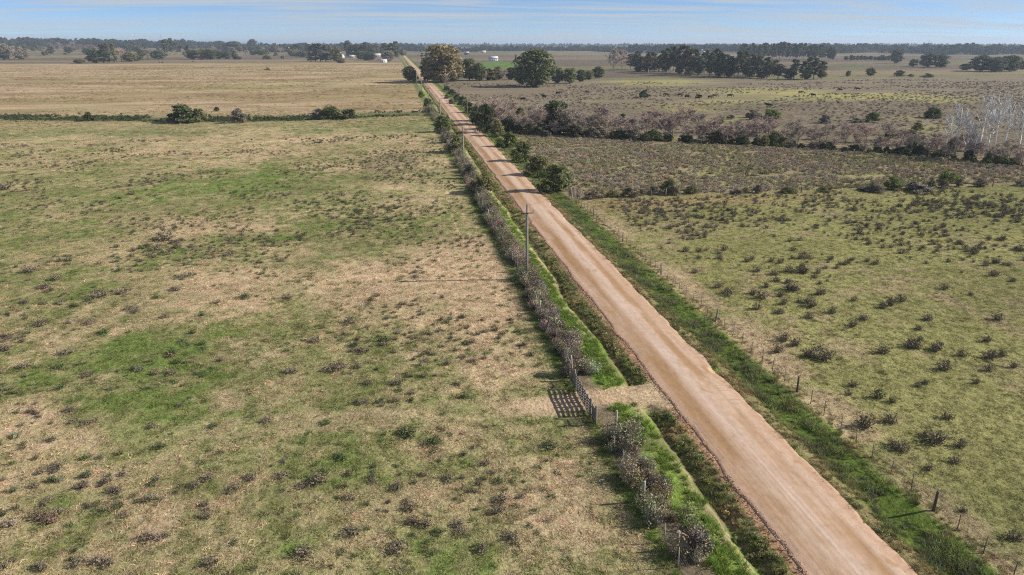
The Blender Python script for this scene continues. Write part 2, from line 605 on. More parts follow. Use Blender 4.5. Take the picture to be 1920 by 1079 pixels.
class MB:
    """Collects boxes, bars and prisms into one mesh."""
    def __init__(self):
        self.v, self.f, self.m = [], [], []

    def add(self, vs, fs, mi=0):
        o = len(self.v)
        self.v += [tuple(p) for p in vs]
        self.f += [tuple(i + o for i in q) for q in fs]
        self.m += [mi] * len(fs)
        return self

    def box(self, x0, x1, y0, y1, z0, z1, mi=0):
        return self.add([(x0, y0, z0), (x1, y0, z0), (x1, y1, z0), (x0, y1, z0), (x0, y0, z1), (x1, y0, z1), (x1, y1, z1), (x0, y1, z1)],
                        [(0, 3, 2, 1), (4, 5, 6, 7), (0, 1, 5, 4), (1, 2, 6, 5), (2, 3, 7, 6), (3, 0, 4, 7)], mi)

    def tube(self, pts, rad, n=6, mi=0, cap=True):
        pts = [Vector(p) for p in pts]
        if not hasattr(rad, '__len__'):
            rad = [rad] * len(pts)
        rings = []
        for i, p in enumerate(pts):
            d = (pts[min(i + 1, len(pts) - 1)] - pts[max(i - 1, 0)]).normalized()
            a = d.orthogonal().normalized() if abs(d.z) < .95 else Vector((1, 0, 0))
            a = (a - d * a.dot(d)).normalized()
            b = d.cross(a)
            rings.append([p + (a * math.cos(2 * math.pi * k / n) + b * math.sin(2 * math.pi * k / n)) * rad[i] for k in range(n)])
        vs = [q for r in rings for q in r]
        fs = []
        for i in range(len(rings) - 1):
            for k in range(n):
                fs.append((i * n + k, i * n + (k + 1) % n, (i + 1) * n + (k + 1) % n, (i + 1) * n + k))
        if cap:
            fs.append(tuple(range(n - 1, -1, -1)))
            fs.append(tuple((len(rings) - 1) * n + k for k in range(n)))
        return self.add(vs, fs, mi)

    def mesh(self, name, *mats, smooth=False):
        return mesh_from(name, self.v, self.f, mats, smooth, self.m)

    def obj(self, name, mat, parent=None, smooth=False, **kw):
        mats = mat if isinstance(mat, (list, tuple)) else (mat,)
        return obj(name, self.mesh(name, *mats, smooth=smooth), parent, **kw)


# ------------------------------------------------------------------ ground and road
def axis(segs):
    out = []
    for a, b, step in segs:
        out += list(np.arange(a, b - 1e-6, step))
    return out


xs = axis([(12, 16.5, .3), (16.5, 20, .14), (20, 25, .8), (25, 30.6, .22)])
st, x = .45, 30.6
while x < 15000:
    xs.append(x)
    st = .45 if x < 60 else min(st * 1.05, 900)
    x += st
st, x = .45, 12 - .45
while x > -15000:
    xs.append(x)
    st = .45 if x > -40 else min(st * 1.05, 900)
    x -= st
xs = np.array(sorted(xs))
ys, y, st = [-60, -30, 0, 8], 14.0, .42
while y < 15000:
    ys.append(y)
    st = .42 if y < 75 else min(max(y * .0065, .42), 900) if y < 1500 else st * 1.07
    y += st
ys = np.array(ys)
gx, gy = np.meshgrid(xs, ys)
gz = height(gx, gy)
nx, ny = len(xs), len(ys)
idx = np.arange(nx * ny).reshape(ny, nx)
faces = np.stack([idx[:-1, :-1], idx[:-1, 1:], idx[1:, 1:], idx[1:, :-1]], -1).reshape(-1, 4)
gme = mesh_from('ground', np.stack([gx, gy, gz], -1).reshape(-1, 3), faces, (ground_material(),), True)
col = cover(gx, gy).reshape(-1, 3)
ca = gme.color_attributes.new('cover', 'FLOAT_COLOR', 'POINT')
ca.data.foreach_set('color', np.concatenate([np.clip(col, .01, .8), np.ones((len(col), 1))], 1).astype(np.float32).ravel())
tag(obj('ground', gme), kind='structure')


def gz_at(x, y):
    return float(height(np.array([float(x)]), np.array([float(y)]))[0])


def road_z(x, y):
    c = .26 - .017 * (x - 22.5) ** 2
    rut = -.02 * np.exp(-((x - 20.8) / .5) ** 2) - .02 * np.exp(-((x - 23.5) / .4) ** 2)
    return c + rut + .03 * (fbm(x * 2, y, 3.0, 81, 3) - .5)


rx = np.concatenate([[19.05, 19.3], np.arange(19.5, 25.4, .22), [25.55, 25.85]])
ry = ys[(ys > -40) & (ys < 3200)]
qx, qy = np.meshgrid(rx, ry)
ex = .34 * (fbm(qx * 0, qy, 2.6, 91, 4) - .5) * 2
ex2 = .5 * (fbm(qx * 0 + 50, qy, 3.0, 95, 4) - .5) * 2
qz = road_z(qx, qy) + rise(qx, qy)
edge_l = (qx < 19.45)
edge_r = (qx > 25.5)
qz = np.where(edge_l, -.12 - (19.45 - qx) * .4, qz)
qz = np.where(edge_r, qz - .20 - (qx - 25.5) * .3, qz)
qx2 = qx + ex * (qx < 20.0) + ex2 * (qx > 24.9)
n_x, n_y = len(rx), len(ry)
idx = np.arange(n_x * n_y).reshape(n_y, n_x)
faces = np.stack([idx[:-1, :-1], idx[:-1, 1:], idx[1:, 1:], idx[1:, :-1]], -1).reshape(-1, 4)
tag(obj('road', mesh_from('road', np.stack([qx2, qy, qz], -1).reshape(-1, 3), faces, (road_material(),), True)), kind='structure')


# ------------------------------------------------------------------ plant meshes
def cards(cen, nor, size, shade, mat, name, aspect=.62, extra=None):
    """Leaf clumps: one bent diamond of foliage for each centre."""
    N = len(cen)
    nor = nor / np.maximum(np.linalg.norm(nor, axis=1, keepdims=True), 1e-6)
    r = rng.normal(size=(N, 3))
    u = np.cross(nor, r)
    u /= np.maximum(np.linalg.norm(u, axis=1, keepdims=True), 1e-6)
    v = np.cross(nor, u)
    s = np.asarray(size).reshape(-1, 1)
    bend = nor * s * .25
    P = np.stack([cen - u * s, cen - v * s * aspect + bend, cen + u * s, cen + v * s * aspect + bend], 1).reshape(-1, 3)
    F = np.arange(N * 4).reshape(N, 4)
    F = np.concatenate([F[:, [0, 1, 2]], F[:, [0, 2, 3]]], 0)
    sh = np.concatenate([shade, shade])
    if extra is not None:
        P2, F2, s2 = extra
        F = np.concatenate([F, F2 + len(P)], 0)
        P = np.concatenate([P, P2], 0)
        sh = np.concatenate([sh, s2])
    me = mesh_from(name, P, F, (mat,))
    face_attr(me, 'shade', np.clip(sh, 0, 1))
    return me


def blades(base, tip, width, shade):
    """Thin tapering triangles from base to tip; returns verts, faces, shade."""
    N = len(base)
    d = tip - base
    side = np.cross(d, rng.normal(size=(N, 3)))
    side /= np.maximum(np.linalg.norm(side, axis=1, keepdims=True), 1e-6)
    w = np.asarray(width).reshape(-1, 1) if hasattr(width, '__len__') else width
    P = np.stack([base - side * w, base + side * w, tip], 1).reshape(-1, 3)
    return P, np.arange(N * 3).reshape(N, 3), shade


def crown_points(n_lobes, per, w, z0, z1, lobe, taper='round'):
    """Points and outward normals of foliage gathered in uneven lobes; also the lobe centres."""
    C_, N_, S_, L_ = [], [], [], []
    for i in range(n_lobes):
        t = rng.uniform(0, 1)
        z = z0 + (z1 - z0) * t
        if taper == 'round':
            rad = math.sqrt(max(1 - (2 * t - 1) ** 2, 0.02)) ** .8
        elif taper == 'cone':
            rad = (1 - t) ** .75 * .9 + .12
        elif taper == 'vase':
            rad = .35 + .65 * math.sin(math.pi * min(t * .9 + .05, 1)) if t < .9 else .4
        elif taper == 'flat':
            rad = .5 + .5 * t if t < .75 else 1.0 - (t - .75) * 1.2
        else:
            rad = math.sqrt(max(1 - t ** 2.2, .03))
        a = rng.uniform(0, 2 * math.pi)
        q = rad * w / 2 * math.sqrt(rng.uniform(.12, 1)) * rng.uniform(.78, 1.0)
        c = np.array([q * math.cos(a), q * math.sin(a), z])
        lr = lobe * rng.uniform(.6, 1.3)
        k = max(int(per * rng.uniform(.6, 1.4)), 3)
        d = rng.normal(size=(k, 3))
        d /= np.linalg.norm(d, axis=1, keepdims=True)
        d[:, 2] = np.where(d[:, 2] < -.35, -d[:, 2], d[:, 2])
        rr = lr * rng.uniform(.35, 1.0, (k, 1)) ** .6
        p = c + d * rr * np.array([1, 1, .75])
        C_.append(p)
        N_.append(d + rng.normal(size=(k, 3)) * .45)
        S_.append(np.clip(rng.normal(.5, .16, k) + rng.uniform(-.22, .22), 0, 1))
        L_.append(c)
    p = np.concatenate(C_)
    p[:, 2] = np.maximum(p[:, 2], .03)
    return p, np.concatenate(N_), np.concatenate(S_), L_


def trunk_mesh(name, mat, h, r, lobes, lean=.4, n=6, k=9):
    b = MB()
    top = Vector((rng.uniform(-lean, lean), rng.uniform(-lean, lean), h))
    pts = [Vector((0, 0, -.3)), Vector((0, 0, 0)), top * .45 + Vector((rng.uniform(-.1, .1) * h * .1, rng.uniform(-.1, .1) * h * .1, 0)), top]
    b.tube(pts, [r * 1.35, r * 1.1, r * .75, r * .3], n)
    for i in range(min(k, len(lobes))):
        c = Vector(lobes[i])
        t = rng.uniform(.3, .8)
        s = top * t
        if c.z < s.z:
            s = top * max(.15, min(t, c.z / h * .6))
        mid = s.lerp(c, .5) + Vector((0, 0, .08 * h * rng.uniform(0, 1)))
        b.tube([s, mid, c], [r * .45, r * .28, r * .08], 4)
    return b.mesh(name, mat, smooth=True)


PROTO = {}


def proto_tree(kind, v, mat_leaf, bark, h, w, z0f, lobes, per, lobe, card, taper, r):
    p, n_, s, L = crown_points(lobes, per, w - lobe, h * z0f, h - lobe * .6, lobe, taper)
    if kind == 'bush':
        a = np.arctan2(p[:, 1], p[:, 0])
        k = 1 + .28 * np.sin(a * 2 + v) + .16 * np.sin(a * 3 + 2 * v)
        p = p * np.stack([k, k, .75 + .5 * vnoise(p[:, 0] * .9 + 9 * v, p[:, 1] * .9, 77 + v)], 1)
        q = rng.integers(0, len(p), 420)
        ex = blades(p[q] * .8, p[q] * 1.02 + rng.normal(size=(420, 3)) * np.array([.25, .25, .18]) + np.array([0, 0, .16]), .03, rng.uniform(.3, 1, 420))
    else:
        ex = None
    crown = cards(p, n_, card * rng.uniform(.6, 1.35, len(p)), s, mat_leaf, kind + '_crown', extra=ex)
    trunk = trunk_mesh(kind + '_trunk', bark, h * .8, r, sorted(L, key=lambda q: rng.uniform()))
    PROTO[(kind, v)] = (trunk, crown, h, w)


for v in range(4):
    proto_tree('broad', v, LEAF, BARK, 14, 13, .06, 84, 52, 1.9, .46, 'round', .38)
for v in range(5):
    proto_tree('gum', v, LEAF, BARKPALE, 22, 9.0, .20, 66, 44, 1.25, .5, 'vase', .34)
for v in range(2):
    proto_tree('poplar', v, LEAF, BARK, 16, 4.6, .06, 44, 40, 1.0, .42, 'cone', .25)
for v in range(5):
    proto_tree('bush', v, LEAF, BARK, 3.0, 4.4, .06, 46, 54, .55, .15, 'dome', .08)


def twig_tree(kind, v, mat, h, w, limbs, twigs, tw, bark, r, up=.6, bare_to=.25):
    """Leafless tree: tapered trunk and limbs, and a crown of fine twigs."""
    b = MB()
    top = Vector((rng.uniform(-.05, .05) * h, rng.uniform(-.05, .05) * h, h * .82))
    b.tube([Vector((0, 0, -.3)), top * .3, top * .65, top], [r * 1.2, r, r * .6, r * .18], 5)
    ends = []
    for i in range(limbs):
        t = rng.uniform(bare_to, .92)
        s = top * t
        a = rng.uniform(0, 2 * math.pi)
        ln = w / 2 * rng.uniform(.6, 1.05) * (1.15 - .6 * t)
        e = s + Vector((math.cos(a) * ln, math.sin(a) * ln, ln * up * rng.uniform(.7, 1.6)))
        e.z = min(e.z, h * .99)
        m = s.lerp(e, .5) + Vector((0, 0, -.06 * ln))
        b.tube([s, m, e], [r * .42, r * .25, r * .07], 4)
        ends.append((s, m, e))
        for j in range(3):
            q = s.lerp(e, rng.uniform(.35, .9))
            f = q + Vector((rng.normal() * ln * .3, rng.normal() * ln * .3, abs(rng.normal()) * ln * .45 * (up + .3)))
            f.z = min(f.z, h)
            b.tube([q, f], [r * .16, r * .04], 3)
            ends.append((q, q.lerp(f, .5), f))
    trunk = b.mesh(kind + '_trunk', bark, smooth=True)
    B, T = [], []
    for i in range(twigs):
        s, m, e = ends[int(rng.integers(len(ends)))]
        t = rng.uniform(.2, 1.0)
        q = s.lerp(e, t)
        d = Vector((rng.normal(), rng.normal(), rng.normal() * .6 + up * 1.3)).normalized() * (h * rng.uniform(.05, .13))
        B.append(q)
        T.append(q + d)
    P, F, S = blades(np.array(B), np.array(T), tw, rng.uniform(0, 1, twigs))
    me = mesh_from(kind + '_crown', P, F, (mat,))
    face_attr(me, 'shade', S)
    PROTO[(kind, v)] = (trunk, me, h, w)


for v in range(5):
    twig_tree('bare', v, TWIG, 7.0, 6.5, 18, 2300, .036, BARKPALE, .13, .65, .12)
for v in range(4):
    twig_tree('whitebare', v, TWIG, 19.0, 7.0, 20, 1000, .015, BARKWHITE, .27, 1.5, .3)
for v in range(2):
    twig_tree('snag', v, TWIG, 12.0, 2.6, 5, 60, .022, BARKPALE, .16, 1.2, .5)


def shrub_mesh(name, h, w, n_tw, n_lf, mat, tw=.012, leaf=.05):
    a = rng.uniform(0, 2 * math.pi, n_tw)
    q = np.sqrt(rng.uniform(0, 1, n_tw))
    base = np.stack([np.cos(a) * q * w * .14, np.sin(a) * q * w * .14, -.02 + 0 * a], 1)
    tip = np.stack([np.cos(a) * q * w * .5 + rng.normal(size=n_tw) * w * .07, np.sin(a) * q * w * .5 + rng.normal(size=n_tw) * w * .07, h * (1 - .5 * q ** 2) * rng.uniform(.6, 1.05, n_tw)], 1)
    P, F, S = blades(base, tip, tw, rng.uniform(.2, .9, n_tw))
    k = rng.integers(0, n_tw, n_lf)
    t = rng.uniform(.35, 1.0, (n_lf, 1))
    c = base[k] * (1 - t) + tip[k] * t + rng.normal(size=(n_lf, 3)) * w * .05
    c[:, 2] = np.maximum(c[:, 2], .02)
    return cards(c, c - np.array([0, 0, h * .3]) + rng.normal(size=(n_lf, 3)) * .3 * w, leaf * rng.uniform(.6, 1.4, n_lf), np.clip(rng.normal(.5, .2, n_lf), 0, 1), mat, name, extra=(P, F, S))


SHRUB = [shrub_mesh('dry_shrub', .62, .95, 60, 230, TWIG, .012, .045) for _ in range(6)]
SHRUBT = [shrub_mesh('dry_shrub_scattered', .60, .90, 40, 150, TWIGT, .014, .05) for _ in range(5)]
BRUSHT = [shrub_mesh('roadside_brush', 1.35, 1.3, 90, 190, TWIGT, .013, .05) for _ in range(5)]
WEEDT = [shrub_mesh('weed', .55, .8, 26, 110, LEAFT, .014, .075) for _ in range(5)]


def tuft_mesh(name, n, rad, h, lay, width, mat):
    a = rng.uniform(0, 2 * math.pi, n)
    q = rad * np.sqrt(rng.uniform(0, 1, n))
    base = np.stack([np.cos(a) * q, np.sin(a) * q, -.02 + 0 * a], 1)
    b = rng.uniform(0, 2 * math.pi, n)
    ln = h * rng.uniform(.5, 1.2, n)
    tip = base + np.stack([np.cos(b) * ln * lay, np.sin(b) * ln * lay, ln], 1)
    P, F, S = blades(base, tip, width * rng.uniform(.7, 1.3, n), rng.uniform(0, 1, n))
    me = mesh_from(name, P, F, (mat,))
    face_attr(me, 'shade', S)
    return me


STRAWT = [tuft_mesh('grass_tuft', 34, .30, .13, 1.5, .016, GRASST) for _ in range(6)]
LONGT = [tuft_mesh('long_grass_tuft', 40, .24, .34, .75, .016, GRASST) for _ in range(5)]


# ------------------------------------------------------------------ scattering (uncountable cover only)
def scatter_group(sources):
    ng = bpy.data.node_groups.new('scatter', 'GeometryNodeTree')
    ng.interface.new_socket('Geometry', in_out='INPUT', socket_type='NodeSocketGeometry')
    ng.interface.new_socket('Geometry', in_out='OUTPUT', socket_type='NodeSocketGeometry')
    n, l = ng.nodes, ng.links
    gi, go = n.new('NodeGroupInput'), n.new('NodeGroupOutput')
    jn = n.new('GeometryNodeJoinGeometry')
    for so in reversed(sources):
        oi = n.new('GeometryNodeObjectInfo')
        oi.inputs['Object'].default_value = so
        oi.inputs['As Instance'].default_value = False
        g2 = n.new('GeometryNodeGeometryToInstance')
        l.new(oi.outputs['Geometry'], g2.inputs[0])
        l.new(g2.outputs[0], jn.inputs[0])
    ip = n.new('GeometryNodeInstanceOnPoints')
    ip.inputs['Pick Instance'].default_value = True
    l.new(gi.outputs[0], ip.inputs['Points'])
    l.new(jn.outputs[0], ip.inputs['Instance'])

    def at(name, typ):
        a = n.new('GeometryNodeInputNamedAttribute')
        a.data_type = typ
        a.inputs['Name'].default_value = name
        return next(o for o in a.outputs if o.enabled and o.name == 'Attribute')
    e2r = n.new('FunctionNodeEulerToRotation')
    l.new(at('rot', 'FLOAT_VECTOR'), e2r.inputs[0])
    l.new(e2r.outputs[0], ip.inputs['Rotation'])
    l.new(at('scl', 'FLOAT_VECTOR'), ip.inputs['Scale'])
    l.new(at('pick', 'INT'), ip.inputs['Instance Index'])
    l.new(ip.outputs[0], go.inputs[0])
    return ng


def scatter(name, label, x, y, sources, tint, scale, tilt=.12, zoff=0.0, zs=None, cat=None):
    x, y = np.asarray(x, float), np.asarray(y, float)
    N = len(x)
    z = height(x, y) + zoff
    me = bpy.data.meshes.new(name)
    me.vertices.add(N)
    me.vertices.foreach_set('co', np.stack([x, y, z], 1).astype(np.float32).ravel())

    def attr(nm, typ, vals, key):
        a = me.attributes.new(nm, typ, 'POINT')
        a.data.foreach_set(key, vals.ravel())
    attr('rot', 'FLOAT_VECTOR', np.stack([rng.normal(0, tilt, N), rng.normal(0, tilt, N), rng.uniform(0, 6.283, N)], 1).astype(np.float32), 'vector')
    s = np.asarray(scale, float)
    if s.ndim == 1:
        s = np.stack([s, s, s if zs is None else s * zs], 1)
    attr('scl', 'FLOAT_VECTOR', s.astype(np.float32), 'vector')
    attr('pick', 'INT', rng.integers(0, len(sources), N).astype(np.int32), 'value')
    attr('tint', 'FLOAT_COLOR', np.concatenate([np.clip(tint, .005, .9), np.ones((N, 1))], 1).astype(np.float32), 'color')
    o = obj(name, me)
    srcs = []
    for i, m in enumerate(sources):
        so = bpy.data.objects.new(m.name, m)
        srcs.append(so)
    mod = o.modifiers.new('scatter', 'NODES')
    mod.node_group = scatter_group(srcs)
    tag(o, label, cat, kind='stuff')
    return o


def rand_rect(x0, x1, y0, y1, dens):
    n = int((x1 - x0) * (y1 - y0) * dens)
    return rng.uniform(x0, x1, n), rng.uniform(y0, y1, n)


def jit(c, amt=.14):
    k = len(c)
    return c * (1 + rng.normal(0, amt, (k, 1))) * (1 + rng.normal(0, amt * .35, (k, 3)))


#PASTURE
# ------------------------------------------------------------------ pasture grass
X, Y, S = [], [], []
for y0, y1, dens, sc_ in ((16, 40, 8.5, 1.0), (40, 70, 5.6, 1.1), (70, 115, 3.2, 1.25), (115, 190, 1.3, 1.6), (190, 300, .4, 2.3)):
    w = 1.0 * y1 + 18
    x, y = rand_rect(-w * .72, w * 1.12 + 6, y0, y1, dens)
    k = in_view(x, y, .06) & ((x < 12.9) | (x > 29.6)) & (rng.uniform(size=len(x)) > track_mask(x, y) * 1.05)
    X.append(x[k]); Y.append(y[k]); S.append(np.full(k.sum(), sc_) * rng.uniform(.6, 1.35, k.sum()))
X, Y, S = np.concatenate(X), np.concatenate(Y), np.concatenate(S)
cv = cover(X, Y)
gg = np.where(X < 22, greenness(X, Y), .55)
r1, r2 = rng.uniform(size=len(X)), rng.uniform(size=len(X))
kind = np.where(r1[:, None] < .42, cv, np.where((r2 < ss(.12, .85, gg))[:, None], GREENC * V(1.0, 1.03, .95), STRAWC * 1.12))
kind = np.where((Y > 235)[:, None] & (X < 22)[:, None], cv, kind)
cv = np.where((X > 22)[:, None], cv * 1.04, kind)
scatter('pasture_grass', 'short straw and green grass covering the pastures', X, Y, STRAWT, jit(cv * 1.08, .20), S * np.where(X > 22, .8, 1.0), zs=.62, cat='grass')

# lush grass along the ditch and on the far verge
def strip(x0, x1, y0, y1, dens, jitx=.35):
    x, y = rand_rect(x0, x1, y0, y1, dens)
    x = x + rng.normal(0, jitx * .3, len(x))
    return x - wander(y) * band(x, 15.2, 18.5, .7), y


x, y = strip(14.9, 16.6, 18, 80, 15)
x2, y2 = strip(15.0, 16.5, 80, 150, 6)
x, x2 = x + .9 * (fbm(x, y, 3.5, 205, 3) - .5), x2 + .9 * (fbm(x2, y2, 3.5, 205, 3) - .5)
x, y = np.concatenate([x, x2]), np.concatenate([y, y2])
k = (rng.uniform(size=len(x)) > track_mask(x, y)) & (fbm(x, y, 2.2, 203) > .38 + .2 * ss(90, 150, y))
x, y = x[k], y[k]
t = jit(LUSH[None] * np.ones((len(x), 1)) * (1 + .5 * (fbm(x, y, 2, 207) - .4))[:, None], .2)
scatter('verge_grass', 'bright green grass strip between the brush and the ditch', x, y, LONGT, t, rng.uniform(.4, 1.15, len(x)) * np.where(y > 80, 1.3, 1.0), cat='grass')

x, y = strip(12.2, 13.3, 18, 130, 6)
k = (rng.uniform(size=len(x)) > track_mask(x, y)) & (fbm(x, y, 4, 209) > .36)
x, y = x[k], y[k]
t = jit((GREENC * .6 + LUSH * .5)[None] * np.ones((len(x), 1)), .25)
scatter('fence_line_grass', 'green grass along the foot of the brush strip', x, y, LONGT, t, rng.uniform(.4, .8, len(x)), cat='grass')

x, y = strip(17.5, 18.95, 18, 80, 17)
x2, y2 = strip(17.3, 19.1, 80, 260, 4)
x, y = np.concatenate([x, x2]), np.concatenate([y, y2])
k = rng.uniform(size=len(x)) > track_mask(x, y) * 1.1
x, y = x[k], y[k]
mixg = fbm(x, y, 2.2, 211)
t = jit(mixc(V(.38, .31, .15), V(.22, .24, .09), ss(.36, .58, mixg)), .25)
scatter('ditch_bank_weeds', 'olive and brown weeds on the bank between ditch and road', x, y, LONGT + WEEDT[:1], t, rng.uniform(.35, .8, len(x)) * np.where(y > 80, 1.35, 1.0), cat='weeds')

x, y = strip(26.5, 29.0, 16, 80, 15)
x2, y2 = strip(26.5, 29.0, 80, 122, 8)
x, x2 = x + 1.0 * (fbm(x, y, 4, 225, 3) - .5), x2 + 1.0 * (fbm(x2, y2, 4, 225, 3) - .5)
x3, y3 = strip(25.9, 29.5, 122, 300, 2.2)
x, y = np.concatenate([x, x2, x3]), np.concatenate([y, y2, y3])
k = fbm(x, y, 2.0, 221) > .33
x, y = x[k], y[k]
q = fbm(x, y, 3.0, 223)
t = mixc(V(.185, .205, .088), V(.265, .315, .100), ss(.40, .62, q + .26 * ss(27.6, 28.8, x) - .10))
t = mixc(t, V(.19, .19, .115), (rng.uniform(size=len(x)) < .25).astype(float))
scatter('verge_weeds', 'dark and bright green weeds thick along the far road verge', x, y, LONGT, jit(t, .26), rng.uniform(.4, .9, len(x)) * (.45 + 1.1 * ss(.3, .7, fbm(x, y, 1.5, 227, 3))) * np.where(y > 122, 1.5, 1.0), cat='weeds')

x, y = strip(24.7, 26.9, 16, 120, 14)
kk = rng.uniform(size=len(x)) < ss(24.75, 25.75, x + 1.3 * (fbm(x, y, 1.2, 235, 3) - .5))
x, y = x[kk], y[kk]
x2, y2 = strip(29.2, 30.7, 16, 115, 5)
x, y = np.concatenate([x, x2]), np.concatenate([y, y2])
q = fbm(x, y, 1.6, 231)
k = q > .36
x, y, q = x[k], y[k], q[k]
t = mixc(V(.32, .26, .13), V(.17, .19, .07), ss(.4, .62, fbm(x, y, 2, 233)))
scatter('roadside_dry_grass', 'dry yellowish grass fringe at the road edge and fence', x, y, LONGT, jit(t, .2), rng.uniform(.4, .85, len(x)), cat='grass')

# brush strip along the field fence
x, y = strip(13.0, 15.1, 17, 120, 5.5)
x2, y2 = strip(13.0, 15.4, 120, 300, 1.8)
x, y = np.concatenate([x, x2]), np.concatenate([y, y2])
gap = (y > 39.8) & (y < 49.0)
k = ~gap & (fbm(x, y, 3.2, 241) > .36)
x, y = x[k], y[k]
q = fbm(x, y, 3, 243)
t = mixc(V(.300, .255, .195), V(.260, .235, .135), ss(.45, .65, q))
t = mixc(t, V(.13, .135, .075), (rng.uniform(size=len(x)) < .22).astype(float))
scatter('brush_strip', 'grey brown dry brush growing along the field fence', x, y, BRUSHT, jit(t, .28), rng.uniform(.4, 1.1, len(x)) * (.55 + 1.0 * fbm(x, y, 2.5, 245, 3)) * np.where(y > 120, 1.3, 1.0), cat='brush')
#SHRUBS
# ------------------------------------------------------------------ low dry shrubs in the pastures
def single(name, me, x, y, s, label, cat, group, color, zs=1.0, sink=.02):
    o = obj(name, me, loc=(x, y, gz_at(x, y) - sink), rot=(0, 0, random.uniform(0, 6.28)), scale=(s * random.uniform(.85, 1.2), s * random.uniform(.85, 1.2), s * zs * random.uniform(.85, 1.15)))
    o.color = (*color, 1)
    return tag(o, label, cat, group)


# sighted one by one: px, py of the foot, width in photo pixels
RS = [(1538, 672, 44, 0), (1515, 668, 22, 0), (1468, 640, 26, 0), (1492, 648, 22, 0), (1458, 662, 24, 0), (1600, 724, 20, 1), (1590, 740, 16, 0), (1645, 746, 30, 2), (1672, 754, 18, 2), (1620, 800, 40, 0),
      (1668, 792, 30, 0), (1690, 845, 34, 0), (1675, 838, 28, 0), (1756, 830, 44, 0), (1800, 838, 26, 0), (1742, 880, 22, 0), (1735, 818, 20, 0), (1775, 785, 22, 1), (1790, 868, 24, 0), (1722, 935, 24, 0),
      (1806, 960, 18, 0), (1900, 1010, 34, 0), (1485, 545, 30, 0), (1520, 575, 24, 0), (1428, 560, 28, 0), (1365, 552, 24, 0), (1345, 540, 20, 0), (1412, 552, 20, 0), (1470, 570, 20, 0), (1418, 580, 20, 0),
      (1515, 568, 18, 0), (1505, 512, 24, 0), (1480, 510, 20, 0), (1600, 612, 22, 0), (1618, 600, 20, 0), (1670, 572, 24, 0), (1690, 565, 22, 0), (1655, 578, 20, 0), (1560, 588, 20, 0), (1602, 565, 18, 0),
      (1740, 600, 22, 0), (1760, 655, 22, 0), (1725, 640, 18, 0), (1802, 668, 22, 0), (1720, 725, 18, 0), (1735, 720, 16, 0), (1830, 720, 16, 0), (1870, 600, 20, 0), (1850, 640, 18, 0), (1900, 690, 18, 0)]
DRYC = [(.178, .150, .105), (.195, .148, .10), (.115, .120, .065)]
for px, py, w, c in RS:
    gx_, gy_ = ground_at(px, py)
    if gx_ < 30.6:
        continue
    s = w * mpp(px, py) / .9
    lab = {0: 'grey brown dry shrub on the green pasture beyond the far fence', 1: 'reddish brown dry shrub on the green pasture beyond the far fence', 2: 'dark olive shrub on the green pasture beyond the far fence'}[c]
    single('dry_shrub', random.choice(SHRUB), gx_, gy_, s, lab, 'shrub', 'dry shrubs in the pasture beyond the far fence', DRYC[c], 1.1)
n = 0
while n < 100:
    px, py = random.uniform(1150, 1915), random.uniform(385, 560) if random.random() < .8 else random.uniform(540, 700)
    gx_, gy_ = ground_at(px, py)
    d = float(fbm(np.array([gx_]), np.array([gy_]), 12, 301)[0])
    if gx_ < 34 or gy_ > 111 or random.random() > (d - .35) * 4:
        continue
    single('dry_shrub', random.choice(SHRUB), gx_, gy_, random.uniform(.75, 1.5), 'grey brown dry shrub on the green pasture beyond the far fence', 'shrub', 'dry shrubs in the pasture beyond the far fence', DRYC[0], 1.05)
    n += 1
LS = [(595, 905, 44, 0), (530, 895, 30, 0), (570, 915, 26, 0), (745, 915, 30, 0), (700, 905, 26, 0), (660, 1000, 40, 0), (770, 955, 30, 0), (745, 1030, 44, 0), (570, 1040, 40, 0), (765, 815, 40, 2), (812, 830, 36, 2),
      (640, 690, 30, 0), (655, 605, 30, 0), (680, 660, 30, 0), (665, 650, 26, 2), (545, 700, 30, 0), (625, 695, 36, 0), (745, 720, 26, 0), (690, 720, 26, 0), (910, 870, 26, 0), (935, 905, 26, 2), (940, 940, 34, 0),
      (80, 610, 32, 0), (190, 555, 30, 0), (175, 560, 26, 0), (245, 580, 24, 0), (255, 585, 22, 0), (170, 605, 24, 0), (125, 665, 30, 0), (45, 690, 30, 0), (110, 690, 24, 2), (165, 705, 26, 0), (195, 625, 24, 2), (310, 595, 22, 0),
      (230, 550, 26, 0), (105, 525, 26, 0), (85, 540, 26, 0), (55, 510, 30, 0), (310, 450, 40, 0), (290, 470, 26, 0), (285, 800, 26, 0), (330, 545, 22, 0), (275, 1010, 34, 0), (210, 920, 28, 0), (230, 965, 24, 0), (145, 1055, 34, 0),
      (200, 1060, 26, 0), (390, 900, 28, 0), (440, 920, 28, 0), (385, 970, 26, 0), (470, 900, 30, 0), (300, 840, 28, 2), (400, 800, 24, 2), (10, 355, 34, 0), (720, 640, 30, 2), (590, 640, 26, 0), (860, 985, 30, 0), (960, 1010, 36, 0),
      (905, 1030, 34, 0), (820, 1000, 28, 2), (1030, 838, 36, 2), (610, 795, 26, 2), (500, 790, 24, 0), (460, 560, 26, 2), (540, 560, 24, 0), (350, 520, 24, 0), (430, 480, 24, 0), (870, 745, 24, 2), (640, 860, 28, 2), (840, 900, 30, 0)]
PASTL = {0: 'small grey brown dry shrub in the straw coloured pasture', 1: 'x', 2: 'small dark green shrub in the straw coloured pasture'}
for px, py, w, c in LS:
    gx_, gy_ = ground_at(px, py)
    single('dry_shrub', random.choice(SHRUB), gx_, gy_, w * mpp(px, py) / .9, PASTL[c], 'shrub', 'dry shrubs in the straw coloured pasture', [(.178, .15, .105), 0, (.09, .115, .05)][c], .7)
n = 0
